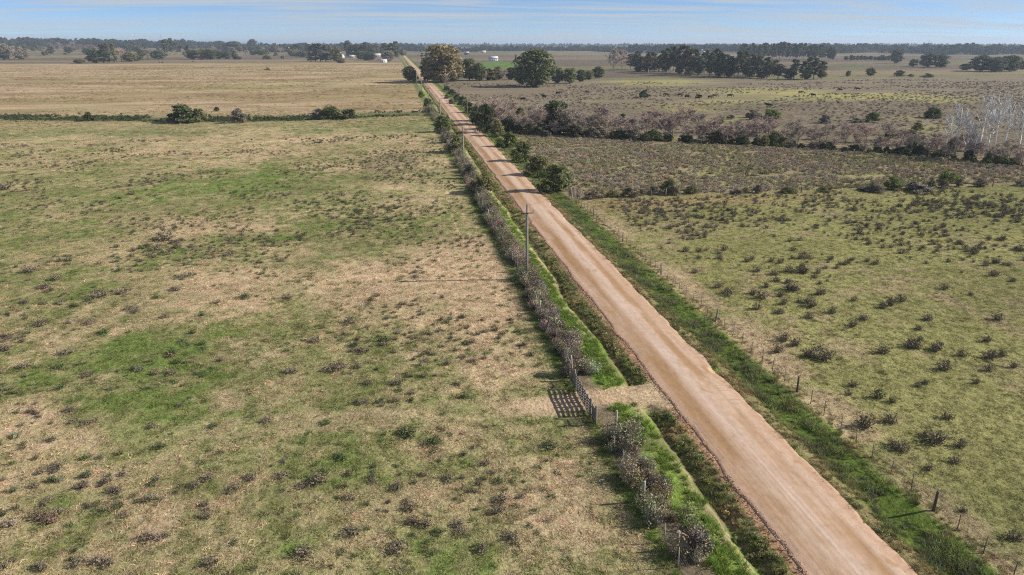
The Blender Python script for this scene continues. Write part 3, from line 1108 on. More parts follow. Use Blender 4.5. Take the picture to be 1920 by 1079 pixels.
while n < 70:
    px, py = random.uniform(0, 1000), random.uniform(380, 1070)
    gx_, gy_ = ground_at(px, py)
    d = float(fbm(np.array([gx_]), np.array([gy_]), 9, 305)[0])
    if gx_ > 11.5 or random.random() > (d - .40) * 5 or abs(gy_ - 45) < 2 and gx_ > 0:
        continue
    single('dry_shrub', random.choice(SHRUB), gx_, gy_, random.uniform(.6, 1.15), PASTL[0], 'shrub', 'dry shrubs in the straw coloured pasture', (.178, .15, .105), .8)
    n += 1

# the shrubs past counting: thicket beyond the boundary, clumps of the pasture
x, y = rand_rect(31, 175, 116, 215, 1.5)
k = (y < creek_y(x) - 7) & in_view(x, y, .08) & (fbm(x, y, 7, 311) > .30)
x, y = x[k], y[k]
t = jit(mixc(V(.36, .30, .225), V(.31, .275, .165), ss(.4, .6, fbm(x, y, 9, 313))), .25)
scatter('scrub_thicket', 'brown scrub covering the field in front of the creek', x, y, SHRUBT, t, rng.uniform(.55, 1.25, len(x)), cat='scrub')
x, y = rand_rect(34, 150, 66, 113, .9)
q = fbm(x, y, 12, 301)
k = in_view(x, y, .06) & (rng.uniform(size=len(x)) < ss(.34, .64, q) * ss(62, 98, y + 12 * (x - 60) / 60) * .9)
x, y = x[k], y[k]
scatter('pasture_scrub', 'dense grey brown scrub patches on the far side of the green pasture', x, y, SHRUBT, jit(V(.185, .158, .108)[None] * np.ones((len(x), 1)), .25), rng.uniform(.4, 1.05, len(x)) * (.6 + .9 * fbm(x, y, 8, 309, 3)), cat='scrub')
x, y = rand_rect(-130, 11, 18, 210, .62)
q = fbm(x, y, 10, 305) + .28 * blobs(x, y, [(735, 305, 80, 26, 1.6), (720, 405, 70, 34, 1.1), (700, 440, 90, 20, .7), (640, 900, 230, 90, .9), (860, 960, 120, 90, .6), (700, 640, 70, 70, .8), (90, 600, 90, 60, .5), (330, 450, 60, 30, .5)])
k = in_view(x, y, .06) & (rng.uniform(size=len(x)) < ss(.46, .74, q)) & ~((np.abs(y - 45) < 2) & (x > 0))
x, y = x[k], y[k]
t = jit(mixc(V(.175, .148, .105), V(.095, .118, .05), (rng.uniform(size=len(x)) < .3).astype(float)), .25)
scatter('pasture_tufts', 'dark dry tufts scattered over the straw coloured pasture', x, y, SHRUBT, t, rng.uniform(.3, 1.0, len(x)) * (.6 + .9 * fbm(x, y, 7, 307, 3)), zs=.85, cat='tufts')
x, y = rand_rect(-75, 11.5, 17, 115, .75)
q = fbm(x, y, 6, 341)
k = in_view(x, y, .06) & (rng.uniform(size=len(x)) < ss(.42, .70, q)) & ~((np.abs(y - 45) < 2) & (x > 0))
x, y = x[k], y[k]
t = np.where((rng.uniform(size=len(x)) < .45)[:, None], V(.085, .125, .050), np.where((rng.uniform(size=len(x)) < .5)[:, None], V(.30, .25, .15), V(.17, .17, .085)))
scatter('pasture_tussocks', 'grass tussocks standing above the short sward of the straw pasture', x, y, LONGT, jit(t, .2), rng.uniform(.5, 1.25, len(x)), zs=.75, cat='tussocks')
x, y = rand_rect(31, 110, 20, 112, .5)
k = in_view(x, y, .06) & (rng.uniform(size=len(x)) < ss(.45, .72, fbm(x, y, 5, 345)))
x, y = x[k], y[k]
scatter('green_pasture_tussocks', 'yellowish tussocks standing above the sward of the green pasture', x, y, LONGT, jit(np.where((rng.uniform(size=len(x)) < .5)[:, None], V(.27, .24, .12), V(.16, .175, .065)), .2), rng.uniform(.4, 1.0, len(x)), zs=.7, cat='tussocks')
x, y = rng.uniform(-420, 12, 30000), 235 * np.exp(rng.uniform(0, 1.35, 30000))
k = in_view(x, y, .04) & (fbm(x * .5, y, 16, 351) > .46)
x, y = x[k], y[k]
cg = cover(x, y) * np.where((rng.uniform(size=len(x)) < .25)[:, None], V(.62, .66, .60), V(1.06, 1.04, 1.0))
scatter('golden_grass', 'dry grass clumps standing over the far golden pasture', x, y, STRAWT, jit(cg, .18), rng.uniform(1.6, 3.4, len(x)) * (y / 400) ** .4, zs=.8, cat='grass')
# reeds along the creek in the open pasture, heath beyond it
x = rng.uniform(-190, 18, 3200)
y = creek_y(x) + rng.normal(0, 4.5, len(x)) + 3
k = fbm(x, y, 12, 321) > .44
x, y = x[k], y[k]
scatter('creek_reeds', 'dark green reeds lining the creek through the straw coloured pasture', x, y, WEEDT, jit(V(.085, .105, .05)[None] * np.ones((len(x), 1)), .25), rng.uniform(.7, 1.7, len(x)), cat='reeds')
x, y = rand_rect(30, 460, 150, 480, .075)
k = (y > creek_y(x) + 8) & in_view(x, y, .05) & (fbm(x * .5, y, 30, 331) > .44)
x, y = x[k], y[k]
scatter('heath_scrub', 'low brown heath scrub covering the land beyond the creek', x, y, SHRUBT, jit(V(.21, .175, .125)[None] * np.ones((len(x), 1)), .22), rng.uniform(.9, 1.9, len(x)), zs=.65, cat='scrub')
#TREES
# ------------------------------------------------------------------ trees and bushes
def tree(kind, v, x, y, w, h, name, label, cat, color, group=None, bark=None, sink=0.0):
    t_, c_, ph, pw = PROTO[(kind, v)]
    o = thing(name, label, cat, (x, y, gz_at(x, y) - sink), random.uniform(0, 6.28), group)
    o.scale = (w / pw, w / pw, h / ph)
    a = obj('trunk', t_, o)
    b = obj('crown', c_, o)
    k = random.uniform(.88, 1.12)
    b.color = (color[0] * k, color[1] * k, color[2] * k, 1)
    return o


def spot(px, py, wpx, hpx):
    x, y = ground_at(px, py)
    m = mpp(px, py)
    return x, y, wpx * m, hpx * m


def at_px(kind, px, py, wpx, hpx, name, label, cat, color, group=None, v=None):
    x, y, w, h = spot(px, py, wpx, hpx)
    nv = sum(1 for q in PROTO if q[0] == kind)
    return tree(kind, random.randrange(nv) if v is None else v, x, y, w, h, name, label, cat, color, group)


DKG, MDG, OLV, YOL, GUM, GRY, BGREEN = (.085, .105, .048), (.138, .160, .066), (.190, .185, .085), (.260, .215, .112), (.115, .130, .084), (.225, .205, .165), (.160, .200, .065)
PINK, GREYTW, WHITEW = (.42, .32, .285), (.34, .29, .245), (.72, .70, .68)

# roadside bushes beyond the field side brush
for a in [('bush', 803, 203, 22, 20, MDG, 'dark green spiky bush farthest of the bushes beside the left road edge'),
          ('bush', 808, 212, 16, 9, DKG, 'low dark bush just this side of the spiky roadside bush'),
          ('bush', 831, 248, 36, 27, BGREEN, 'bright green round bush close to the left road edge'),
          ('bush', 856, 286, 44, 34, OLV, 'olive round bush beside the second power pole'),
          ('bush', 838, 268, 30, 18, GRY, 'pale grey shrub between the two round green roadside bushes'),
          ('bush', 905, 362, 52, 36, OLV, 'broad olive bush where the brush strip narrows beside the road'),
          ('bush', 882, 335, 30, 26, GRY, 'grey bush among the brush just beyond the broad olive bush'),
          ('bush', 925, 398, 36, 22, YOL, 'yellow green mound of leaves on top of the brush strip'),
          ('bush', 1062, 705, 34, 34, GRY, 'grey twiggy bush against the far gate post'),
          ('bush', 790, 184, 14, 12, MDG, 'small green bush on the field fence far down the road')]:
    at_px(a[0], a[1], a[2], a[3], a[4], 'roadside_bush', a[6], 'bush', a[5], 'bushes beside the left road edge')
for a in [(1040, 360, 74, 46, MDG, 'largest dark green bush beside the right road edge, nearest the camera'),
          (1008, 330, 58, 38, OLV, 'second olive bush of the row along the right road edge'),
          (978, 303, 48, 34, MDG, 'third green bush of the row along the right road edge'),
          (953, 276, 42, 32, BGREEN, 'fourth bright green bush of the row along the right road edge'),
          (934, 256, 34, 28, OLV, 'fifth small olive bush of the row along the right road edge'),
          (910, 250, 40, 48, DKG, 'tall dark bush overhanging the right road edge at the creek'),
          (892, 228, 34, 28, DKG, 'dark bush behind the creek culvert on the right'),
          (880, 212, 26, 20, MDG, 'green bush just past the culvert on the right verge'),
          (868, 200, 24, 17, MDG, 'green bush midway along the far right verge'),
          (858, 190, 22, 15, DKG, 'dark green bush on the far right verge behind the pale mounds'),
          (848, 180, 20, 13, DKG, 'small dark bush farther up the right verge'),
          (838, 171, 18, 11, DKG, 'tiny dark bush highest of the right verge row'),
          (846, 196, 16, 9, GRY, 'pale grey green mound beside the far right road edge, nearer one'),
          (838, 186, 14, 8, GRY, 'pale grey green mound beside the far right road edge, farther one'),
          (1252, 362, 32, 24, MDG, 'round green bush alone on the boundary of the scrub field'),
          (1228, 364, 30, 14, GRY, 'grey low bush left of the round boundary bush'),
          (1672, 355, 34, 24, BGREEN, 'bright green bush on the scrub field boundary, middle one'),
          (1776, 342, 38, 22, BGREEN, 'bright green bush on the scrub field boundary, right one'),
          (1207, 184, 26, 16, DKG, 'lone dark bush on the heath in front of the grove'),
          (1410, 221, 28, 15, MDG, 'smaller green bush beside the cow on the heath'),
          (1448, 223, 46, 20, BGREEN, 'wide bright green bush on the heath beside the cow'),
          (1635, 229, 34, 18, MDG, 'green bush on the heath left of the white trunked trees'),
          (1605, 230, 34, 9, GRY, 'low grey bush next to a green bush on the heath'),
          (1748, 221, 50, 18, DKG, 'dark wide bush on the heath near the white trunked trees'),
          (1725, 360, 60, 16, GRY, 'grey brush mound on the scrub field boundary'),
          (1640, 360, 44, 13, GRY, 'grey brush mound left of the bright boundary bush'),
          (345, 230, 72, 30, DKG, 'big dark green bush by the creek in the straw pasture'),
          (375, 229, 40, 24, OLV, 'olive bush joined to the big dark one in the straw pasture'),
          (449, 231, 36, 26, GRY, 'grey leafless bush by the creek in the straw pasture'),
          (600, 223, 34, 20, GRY, 'grey end bush of the low clump by the creek'),
          (625, 224, 44, 24, MDG, 'green middle bush of the low clump by the creek'),
          (653, 223, 38, 20, DKG, 'dark end bush of the low clump by the creek'),
          (168, 227, 32, 16, DKG, 'dark low bush by the creek, leftmost of all'),
          (407, 209, 14, 8, DKG, 'tiny dark bush behind the creek in the straw pasture'),
          (502, 132, 12, 5, OLV, 'tiny bush out in the far golden pasture')]:
    at_px('bush', *a[:4], 'bush', a[5], 'bush', a[4])

for i in range(30):
    x = 33 + i * 3.3 + random.uniform(-1.2, 1.2)
    if random.random() < .2:
        continue
    tree('bush', random.randrange(5), x, 115.9 - .035 * (x - 31) + random.uniform(-.6, 1.2), random.uniform(1.8, 3.8), random.uniform(.8, 1.6), 'boundary_bush', 'low grey brown bush in the row between green pasture and scrub field', 'bush', random.choice([GRY, (.20, .17, .125), (.20, .17, .125), OLV]), 'bushes along the pasture boundary')

# tree line along the creek: leafless pinkish trees over dark undergrowth
u = 0.0
line = [(900, 236), (960, 252), (1100, 258), (1200, 264), (1300, 268), (1400, 272), (1500, 278), (1600, 284), (1700, 292), (1790, 300), (1915, 314)]
lx, ly = [p[0] for p in line], [p[1] for p in line]
for i in range(52):
    px = 905 + (1915 - 905) * (i + random.uniform(-.4, .4)) / 51.0
    py = np.interp(px, lx, ly) - random.uniform(0, 10)
    hgt = random.uniform(28, 58) * (.75 if px > 1480 else 1.0)
    c = PINK if random.random() < .6 else GREYTW
    at_px('bare', px, py, hgt * random.uniform(.9, 1.3), hgt, 'leafless_tree', 'leafless twiggy tree in the line along the creek', 'tree', c, 'leafless trees along the creek')
for i in range(26):
    px = 930 + (1800 - 930) * (i + random.uniform(-.4, .4)) / 25.0
    py = np.interp(px, lx, ly) - random.uniform(12, 34)
    hgt = random.uniform(22, 40)
    at_px('bare', px, py, hgt * random.uniform(1.0, 1.5), hgt, 'leafless_tree', 'leafless twiggy tree on the far bank of the creek', 'tree', PINK if random.random() < .7 else GREYTW, 'leafless trees on the far bank of the creek')
for i in range(58):
    px = 900 + (1915 - 900) * (i + random.uniform(-.4, .4)) / 57.0
    py = np.interp(px, lx, ly) + random.uniform(-5, 3)
    hgt = random.uniform(12, 26) * (.7 if px > 1500 else 1.0)
    at_px('bush', px, py, hgt * random.uniform(1.3, 2.2), hgt, 'creek_bush', 'dark leafy bush in the undergrowth along the creek', 'bush', random.choice([DKG, DKG, OLV, (.085, .09, .055), GRY]), 'undergrowth bushes along the creek')
for i in range(22):
    px = 940 + random.uniform(0, 840)
    py = np.interp(px, lx, ly) - random.uniform(14, 50)
    hgt = random.uniform(8, 15)
    at_px('bush', px, py, hgt * random.uniform(1.4, 2.2), hgt, 'heath_bush', 'small bush scattered over the rough ground behind the creek', 'bush', random.choice([DKG, OLV, GRY, GRY]), 'small bushes behind the creek')
at_px('broad', 1040, 250, 62, 63, 'evergreen_tree', 'tall dark evergreen tree rising out of the creek tree line', 'tree', DKG)
at_px('bush', 1452, 270, 34, 28, 'creek_bush', 'bright green bush standing out of the creek undergrowth', 'bush', BGREEN)
at_px('bush', 1708, 290, 44, 26, 'creek_bush', 'green bush in the creek undergrowth left of the white trunks', 'bush', MDG)
at_px('snag', 1064, 215, 14, 52, 'dead_tree', 'tall thin dead white trunk behind the creek line', 'tree', WHITEW)
at_px('snag', 1135, 222, 12, 32, 'dead_tree', 'short dead white trunk leaning over the creek bushes', 'tree', WHITEW)
for i, (px, py, hh) in enumerate([(1790, 291, 104), (1808, 299, 92), (1833, 284, 108), (1846, 300, 118), (1862, 291, 122), (1878, 282, 100), (1905, 302, 124), (1925, 300, 118), (1770, 280, 70), (1822, 302, 60)]):
    at_px('whitebare', px, py, 50 if hh > 80 else 34, hh, 'white_trunked_tree', 'leafless tree with white trunk in the stand at the picture edge', 'tree', (.42, .41, .405), 'white trunked leafless trees')
for px, py, w, h, c, lab in [(1851, 308, 22, 22, DKG, 'dark bush at the foot of the white trunked trees'), (1880, 308, 34, 16, MDG, 'green bush between the feet of the white trunked trees'), (1905, 309, 18, 26, DKG, 'dark upright ivy bush round a white trunk'), (1782, 285, 24, 22, DKG, 'dark bush left of the white trunked stand')]:
    at_px('bush', px, py, w, h, 'ivy_bush', lab, 'bush', c)

# the big trees beside the road and the farmstead row
for k, px, py, w, h, c, lab in [('broad', 828, 155, 90, 69, YOL, 'largest rounded tree beside the road, with brownish olive leaves'), ('broad', 802, 152, 36, 42, DKG, 'dark tree under the largest roadside tree, next to the road'),
                                ('broad', 850, 153, 44, 46, OLV, 'olive tree on the right flank of the largest roadside tree'),
                                ('broad', 880, 151, 42, 40, MDG, 'dark green tree next to the olive trees by the road'), ('broad', 899, 152, 30, 32, MDG, 'smaller green tree on the right end of the roadside clump'),
                                ('broad', 768, 152, 32, 26, MDG, 'dense green tree on the left road edge opposite the big tree'), ('bush', 778, 153, 18, 18, DKG, 'dark bush touching the left road edge opposite the big tree'),
                                ('broad', 1004, 163, 92, 66, MDG, 'massive dark green tree alone between the road and the grove'), ('broad', 980, 160, 34, 34, DKG, 'dark tree leaning on the left of the massive tree'),
                                ('broad', 1068, 157, 32, 29, MDG, 'first small green tree right of the massive tree'), ('broad', 1089, 154, 22, 22, DKG, 'second small green tree right of the massive tree'), ('broad', 1121, 147, 28, 21, DKG, 'small dark tree last in the row right of the massive tree'),
                                ('broad', 1104, 150, 24, 16, OLV, 'small olive tree in the row right of the massive tree'),
                                ('broad', 925, 151, 26, 21, OLV, 'small olive tree in the row left of the massive tree'), ('bare', 943, 151, 28, 22, GREYTW, 'leafless grey tree in the row left of the massive tree'), ('broad', 958, 150, 24, 22, DKG, 'small dark tree in the row left of the massive tree'),
                                ('bare', 908, 152, 22, 18, PINK, 'pinkish leafless tree at the start of the row by the road'),
                                ('bare', 835, 160, 24, 20, GREYTW, 'grey leafless tree in front of the largest roadside tree'),
                                ('bare', 1150, 133, 30, 42, GREYTW, 'tall leafless tree left of the grove'), ('bare', 1165, 133, 28, 40, PINK, 'tall pinkish leafless tree nearest the grove'),
                                ('poplar', 968, 142, 10, 38, GREYTW, 'thin dark pole like tree behind the massive tree'),
                                ('broad', 1680, 119, 26, 26, GUM, 'lone round dark tree on the far plain right of the groves'), ('broad', 1738, 126, 34, 26, GUM, 'dark tree, left of the joined far pair'), ('broad', 1763, 127, 34, 24, DKG, 'dark tree, right of the joined far pair'),
                                ('broad', 1712, 125, 20, 14, DKG, 'low dark tree beside the joined far pair'),
                                ('broad', 1838, 134, 46, 29, DKG, 'broad dark tree, left of the far three'), ('broad', 1866, 135, 44, 27, GUM, 'broad dark tree, middle of the far three'), ('broad', 1893, 134, 44, 29, DKG, 'broad dark tree, right of the far three'), ('broad', 915, 151, 26, 22, DKG, 'small dark tree nearest the roadside clump in the low row'), ('broad', 934, 150, 24, 24, OLV, 'olive tree second in the low row left of the massive tree'), ('broad', 970, 150, 24, 26, OLV, 'olive tree touching the massive tree on its left'), ('broad', 1045, 157, 30, 30, MDG, 'green tree touching the massive tree on its right'),
                                ('broad', 1811, 132, 26, 12, DKG, 'low dark tree left of the three broad dark trees'), ('broad', 1917, 131, 20, 16, DKG, 'dark tree cut by the picture edge beyond the three broad trees'),
                                ('broad', 1632, 142, 22, 15, MDG, 'small tree on the plain below the lone round tree'), ('broad', 1590, 143, 12, 11, OLV, 'tiny tree on the plain right of the grove'), ('bush', 1686, 143, 22, 10, DKG, 'dark bush on the plain below the far pair'),
                                ('bush', 1740, 145, 24, 8, DKG, 'low dark bush on the plain below the three broad trees'), ('bush', 1708, 144, 14, 6, OLV, 'tiny olive bush on the plain below the far pair')]:
    at_px(k, px, py, w, h, {'bare': 'leafless_tree', 'pine': 'pine_tree', 'bush': 'bush', 'poplar': 'poplar_tree'}.get(k, 'broadleaf_tree'), lab, 'bush' if k == 'bush' else 'tree', c)

# front grove and back grove of gum trees
gl = [(1182, 136), (1260, 140), (1340, 147), (1400, 150), (1470, 150), (1550, 149)]
for i in range(46):
    px = 1184 + (1465 - 1184) * (i + random.uniform(-.5, .5)) / 45.0
    py = np.interp(px, [p[0] for p in gl], [p[1] for p in gl]) - random.uniform(0, 9)
    top = np.interp(px, [1180, 1200, 1225, 1260, 1290, 1330, 1370, 1400, 1440, 1470], [100, 93, 102, 88, 92, 98, 96, 106, 112, 112]) + random.uniform(-6, 14)
    at_px('gum', px, py, random.uniform(19, 29), py - top, 'gum_tree', 'gum tree in the long dark grove beyond the heath', 'tree', random.choice([GUM, GUM, DKG, (.105, .105, .06), (.14, .12, .075)]), 'gum trees of the long dark grove')
for px, py, top, w, c in [(1488, 149, 113, 24, GUM), (1506, 150, 116, 24, DKG), (1525, 149, 110, 26, GUM), (1540, 149, 116, 22, DKG), (1515, 148, 108, 20, OLV)]:
    at_px('gum', px, py, w, py - top, 'gum_tree', 'gum tree in the small clump right of the long grove', 'tree', c, 'gum trees of the small clump')
for i in range(34):
    px = 1388 + (1562 - 1388) * (i + random.uniform(-.5, .5)) / 33.0
    py = 113 + (px - 1388) / 174 * 4 - random.uniform(0, 4)
    at_px('gum', px, py, random.uniform(11, 16), py - np.interp(px, [1388, 1470, 1562], [86, 82, 90]) + random.uniform(-3, 3), 'gum_tree', 'tall gum tree in the back grove against the sky', 'tree', random.choice([GUM, (.08, .095, .07), DKG]), 'gum trees of the back grove')
for i in range(14):
    px = 1588 + i * 6.5 + random.uniform(-2, 2)
    at_px('broad', px, 113.5 + random.uniform(-.5, .8), random.uniform(8, 14), random.uniform(6, 10), 'hedgerow_tree', 'small tree in the dark hedgerow right of the back grove', 'tree', DKG, 'trees of the dark hedgerow')

# trees scattered over the far left country
LT = [('broad', 8, 113, 26, 28, GRY), ('bare', 28, 113, 34, 24, GREYTW), ('broad', 42, 112, 24, 20, GRY), ('broad', 180, 119, 26, 22, DKG), ('poplar', 195, 119, 14, 30, GUM), ('poplar', 206, 119, 14, 32, GUM), ('poplar', 216, 118, 14, 30, OLV),
      ('broad', 150, 120, 20, 8, OLV), ('bare', 228, 116, 24, 22, PINK), ('broad', 244, 116, 24, 15, OLV), ('broad', 256, 115, 22, 12, DKG), ('bare', 278, 112, 26, 18, GREYTW), ('broad', 298, 112, 24, 15, GUM), ('gum', 312, 105, 16, 26, GUM), ('gum', 322, 104, 18, 27, GUM),
      ('gum', 334, 103, 16, 20, GUM), ('broad', 362, 112, 20, 16, DKG), ('broad', 378, 112, 22, 17, OLV), ('broad', 395, 112, 22, 16, DKG), ('broad', 412, 111, 20, 14, GUM), ('broad', 425, 111, 16, 12, DKG), ('gum', 354, 108, 8, 20, DKG), ('broad', 440, 100, 30, 18, GUM), ('broad', 475, 98, 17, 20, GUM),
      ('bush', 446, 112, 16, 6, DKG), ('bush', 500, 112, 16, 6, DKG), ('bush', 530, 111, 10, 5, OLV), ('broad', 492, 104, 24, 10, MDG), ('gum', 545, 103, 14, 16, GRY), ('gum', 558, 103, 16, 18, GUM), ('poplar', 583, 116, 14, 26, OLV), ('poplar', 592, 116, 14, 28, GUM), ('poplar', 601, 116, 15, 29, GUM), ('poplar', 611, 116, 14, 26, GUM),
      ('poplar', 621, 115, 12, 24, OLV), ('broad', 632, 116, 20, 22, OLV), ('gum', 653, 108, 14, 27, GUM), ('broad', 668, 108, 22, 22, DKG), ('broad', 688, 108, 26, 24, GUM), ('broad', 700, 106, 22, 20, (.12, .115, .07)), ('broad', 676, 112, 18, 14, MDG), ('gum', 722, 112, 16, 26, GUM), ('gum', 734, 114, 18, 28, DKG),
      ('gum', 743, 113, 14, 30, GUM), ('broad', 728, 116, 20, 18, GRY), ('broad', 640, 119, 16, 7, OLV), ('broad', 690, 114, 22, 12, DKG), ('gum', 580, 104, 14, 18, GUM), ('broad', 567, 108, 20, 10, GUM), ('broad', 240, 100, 20, 12, GUM), ('broad', 40, 100, 30, 7, DKG), ('broad', 70, 99, 24, 6, DKG)]
for i, (k, px, py, w, h, c) in enumerate(LT):
    w, h = w * (1.35 if k == 'broad' else 1.2), h * 1.12
    at_px(k, px, py, w, h, {'bare': 'leafless_tree', 'bush': 'bush', 'poplar': 'poplar_tree', 'gum': 'gum_tree'}.get(k, 'broadleaf_tree'),
          {'bare': 'grey leafless tree among the trees beyond the golden pasture', 'bush': 'low dark bush at the far edge of the golden pasture', 'poplar': 'narrow upright tree in a row beyond the golden pasture', 'gum': 'tall thin gum tree beyond the golden pasture', 'broad': 'rounded tree among the trees beyond the golden pasture'}[k], 'bush' if k == 'bush' else 'tree', c, 'trees beyond the golden pasture')
for i in range(26):
    px = 100 + 78 * i / 25.0
    at_px('bare', px, 100.5 + random.uniform(-1, .5), random.uniform(8, 12), random.uniform(10, 13), 'leafless_tree', 'purplish leafless tree in the long row beyond the golden pasture', 'tree', (.24, .19, .19), 'purplish leafless trees in a row')

for i in range(170):
    px, py = random.uniform(-10, 760), random.choice([random.gauss(93, 1.5), random.gauss(99, 1.5), random.gauss(105, 1.5)])
    k = random.choice(['broad', 'broad', 'broad', 'gum', 'bare', 'bush'])
    h = {'broad': 10, 'gum': 13, 'bare': 11, 'bush': 5}[k] * random.uniform(.7, 1.25) * (1 if py > 97 else .75)
    w = h * {'broad': 1.4, 'gum': .8, 'bare': 1.2, 'bush': 2.2}[k] * random.uniform(.8, 1.3)
    at_px(k, px, py, w, h, {'bare': 'leafless_tree', 'bush': 'bush', 'gum': 'gum_tree'}.get(k, 'broadleaf_tree'), 'small far %s scattered over the fields under the left horizon woods' % {'bare': 'leafless tree', 'bush': 'bush', 'gum': 'gum tree', 'broad': 'rounded tree'}[k], 'bush' if k == 'bush' else 'tree', random.choice([GUM, DKG, OLV, GRY]) if k != 'bare' else random.choice([PINK, GREYTW]), 'small trees under the left horizon')
for i in range(15):
    px = 1186 + (1550 - 1186) * (i + random.uniform(-.5, .5)) / 14.0
    py = np.interp(px, [p[0] for p in gl], [p[1] for p in gl]) - random.uniform(0, 7)
    h = random.uniform(12, 20)
    at_px('broad', px, py, h * random.uniform(1.2, 1.7), h, 'understory_tree', 'low dark tree under the gum trees of the grove', 'tree', random.choice([DKG, GUM, OLV]), 'low trees under the gum grove')
# woods on the horizon
GUMT, BROADT = [], []
for v in range(4):
    p, n_, s, L = crown_points(30, 34, 7.0, 5, 19, 1.9, 'vase')
    GUMT.append(cards(p, n_, .8 * rng.uniform(.6, 1.3, len(p)), s, LEAFT, 'far_tree'))
    p, n_, s, L = crown_points(30, 34, 11.0, 1.2, 13, 2.1, 'round')
    BROADT.append(cards(p, n_, .8 * rng.uniform(.6, 1.3, len(p)), s, LEAFT, 'far_tree'))


def wood(name, label, px0, px1, dist, depth, hgt, n, tint, src):
    px = rng.uniform(px0, px1, n)
    az = np.arctan((px - 960) / 1360.0) + YAW
    d = dist + rng.uniform(0, depth, n)
    d = d * (1 + .05 * np.sin(px * .02) + .03 * np.sin(px * .07))
    x, y = d * np.sin(az), d * np.cos(az)
    cl = .72 + .56 * fbm(px, d * .05, 26, 401, 3)
    s = hgt / 20.0 * cl * rng.uniform(.8, 1.15, n)
    scatter(name, label, x, y, src, jit(np.array(tint)[None] * np.ones((n, 1)), .2), np.stack([s * 1.25, s * 1.25, s], 1), tilt=.03, zoff=-.8, cat='woods')


wood('horizon_woods', 'dark woods along the rising left horizon', -160, 420, 2750, 260, 25, 1500, (.060, .076, .052), GUMT + BROADT[:2])
wood('horizon_woods', 'dark woods on the horizon behind the left farmstead', 400, 790, 2300, 260, 21, 1000, (.060, .076, .052), GUMT[:2] + BROADT)
wood('horizon_woods', 'low dark woods on the horizon beyond the end of the road', 750, 1260, 2250, 240, 15.5, 1100, (.058, .074, .050), GUMT[:2] + BROADT)
wood('horizon_woods', 'dark even woods along the right horizon', 1180, 2100, 1980, 260, 19.5, 1900, (.056, .074, .050), GUMT + BROADT[:1])
wood('far_woods', 'bluish farthest woods showing between the nearer groves', -200, 2100, 4300, 500, 21, 2600, (.056, .074, .054), GUMT + BROADT)
#BUILT
# ------------------------------------------------------------------ fences
WOOD = plain('weathered_wood', (.235, .205, .175), .9, .3, 9)
WOODDK = plain('dark_wood', (.115, .095, .080), .9, .3, 9)
WOODPALE = plain('pale_wood', (.33, .30, .265), .9, .25, 9)
WIRE = plain('fence_wire', (.20, .19, .18), .6, .1, 5, .4, .6)


def post_mesh(name, r, h, n, mat):
    b = MB()
    b.tube([(0, 0, -.3), (.01, 0, h * .5), (0, .012, h)], [r * 1.08, r, r * .9], n)
    return b.mesh(name, mat)


THICK = [post_mesh('fence_post', .085, 1.38, 8, WOOD), post_mesh('fence_post', .085, 1.42, 7, WOODDK), post_mesh('fence_post', .085, 1.4, 8, WOODPALE)]
THIN = [post_mesh('fence_dropper', .032, 1.22, 5, WOOD), post_mesh('fence_dropper', .028, 1.2, 5, WOODDK), post_mesh('fence_dropper', .032, 1.25, 5, WOODPALE)]


def fence(label, pts_fn, n, every, first, pale=.1):
    root = thing('wire_fence', label, 'fence', pts_fn(0) + (0,))
    ox, oy = pts_fn(0)
    tops = []
    for i in range(n):
        x, y = pts_fn(i)
        x += random.gauss(0, .035)
        y += random.gauss(0, .06)
        z = gz_at(x, y)
        thick = (i - first) % every == 0
        q = random.random()
        k = 2 if q < pale else 1 if q < .5 + pale else 0
        obj('post' if thick else 'dropper', (THICK if thick else THIN)[k], root, (x - ox, y - oy, z), (random.gauss(0, .05), random.gauss(0, .05), random.uniform(0, 6)), (1, 1, random.uniform(.92, 1.08)))
        tops.append((x - ox, y - oy, z))
    for hgt in (.25, .48, .71, .93, 1.14):
        b = MB()
        step = [tops[j] for j in range(0, len(tops), 4)] + [tops[-1]]
        b.tube([(p[0], p[1], p[2] + hgt) for p in step], .004, 3)
        b.obj('wire', WIRE, root)
    return root


fence('post and wire fence along the right side of the road', lambda i: (30.0, 19.8 + 1.83 * i), 52, 8, 5)
fence('post and wire fence hidden among the bushes of the right verge', lambda i: (30.1, 117.4 + 2.6 * i), 70, 5, 0)
fence('post and wire fence in the near brush strip before the gate', lambda i: (13.3, 19.5 + 1.85 * i), 12, 8, 7, .65)
fence('post and wire fence in the brush strip beyond the gate', lambda i: (13.35, 50.0 + 1.9 * i), 128, 7, 0, .45)
fence('post and wire fence between the green pasture and the scrub field', lambda i: (31.4 + 2.6 * i, 115.6 - .035 * i * 2.6), 36, 5, 1)

# corner posts where the boundary meets the roadside fence
for i, (dx, dy) in enumerate([(0, 0), (.55, .35), (-.35, .9), (.2, 1.5), (-.6, 1.9), (.75, -.25)]):
    x, y = 30.35 + dx, 115.2 + dy
    o = obj('corner_post', THICK[i % 3], None, (x, y, gz_at(x, y)), (random.gauss(0, .06), random.gauss(0, .06), i), (1.1, 1.1, 1.25))
    tag(o, 'stout weathered post in the cluster at the fence corner', 'post', 'posts at the fence corner')

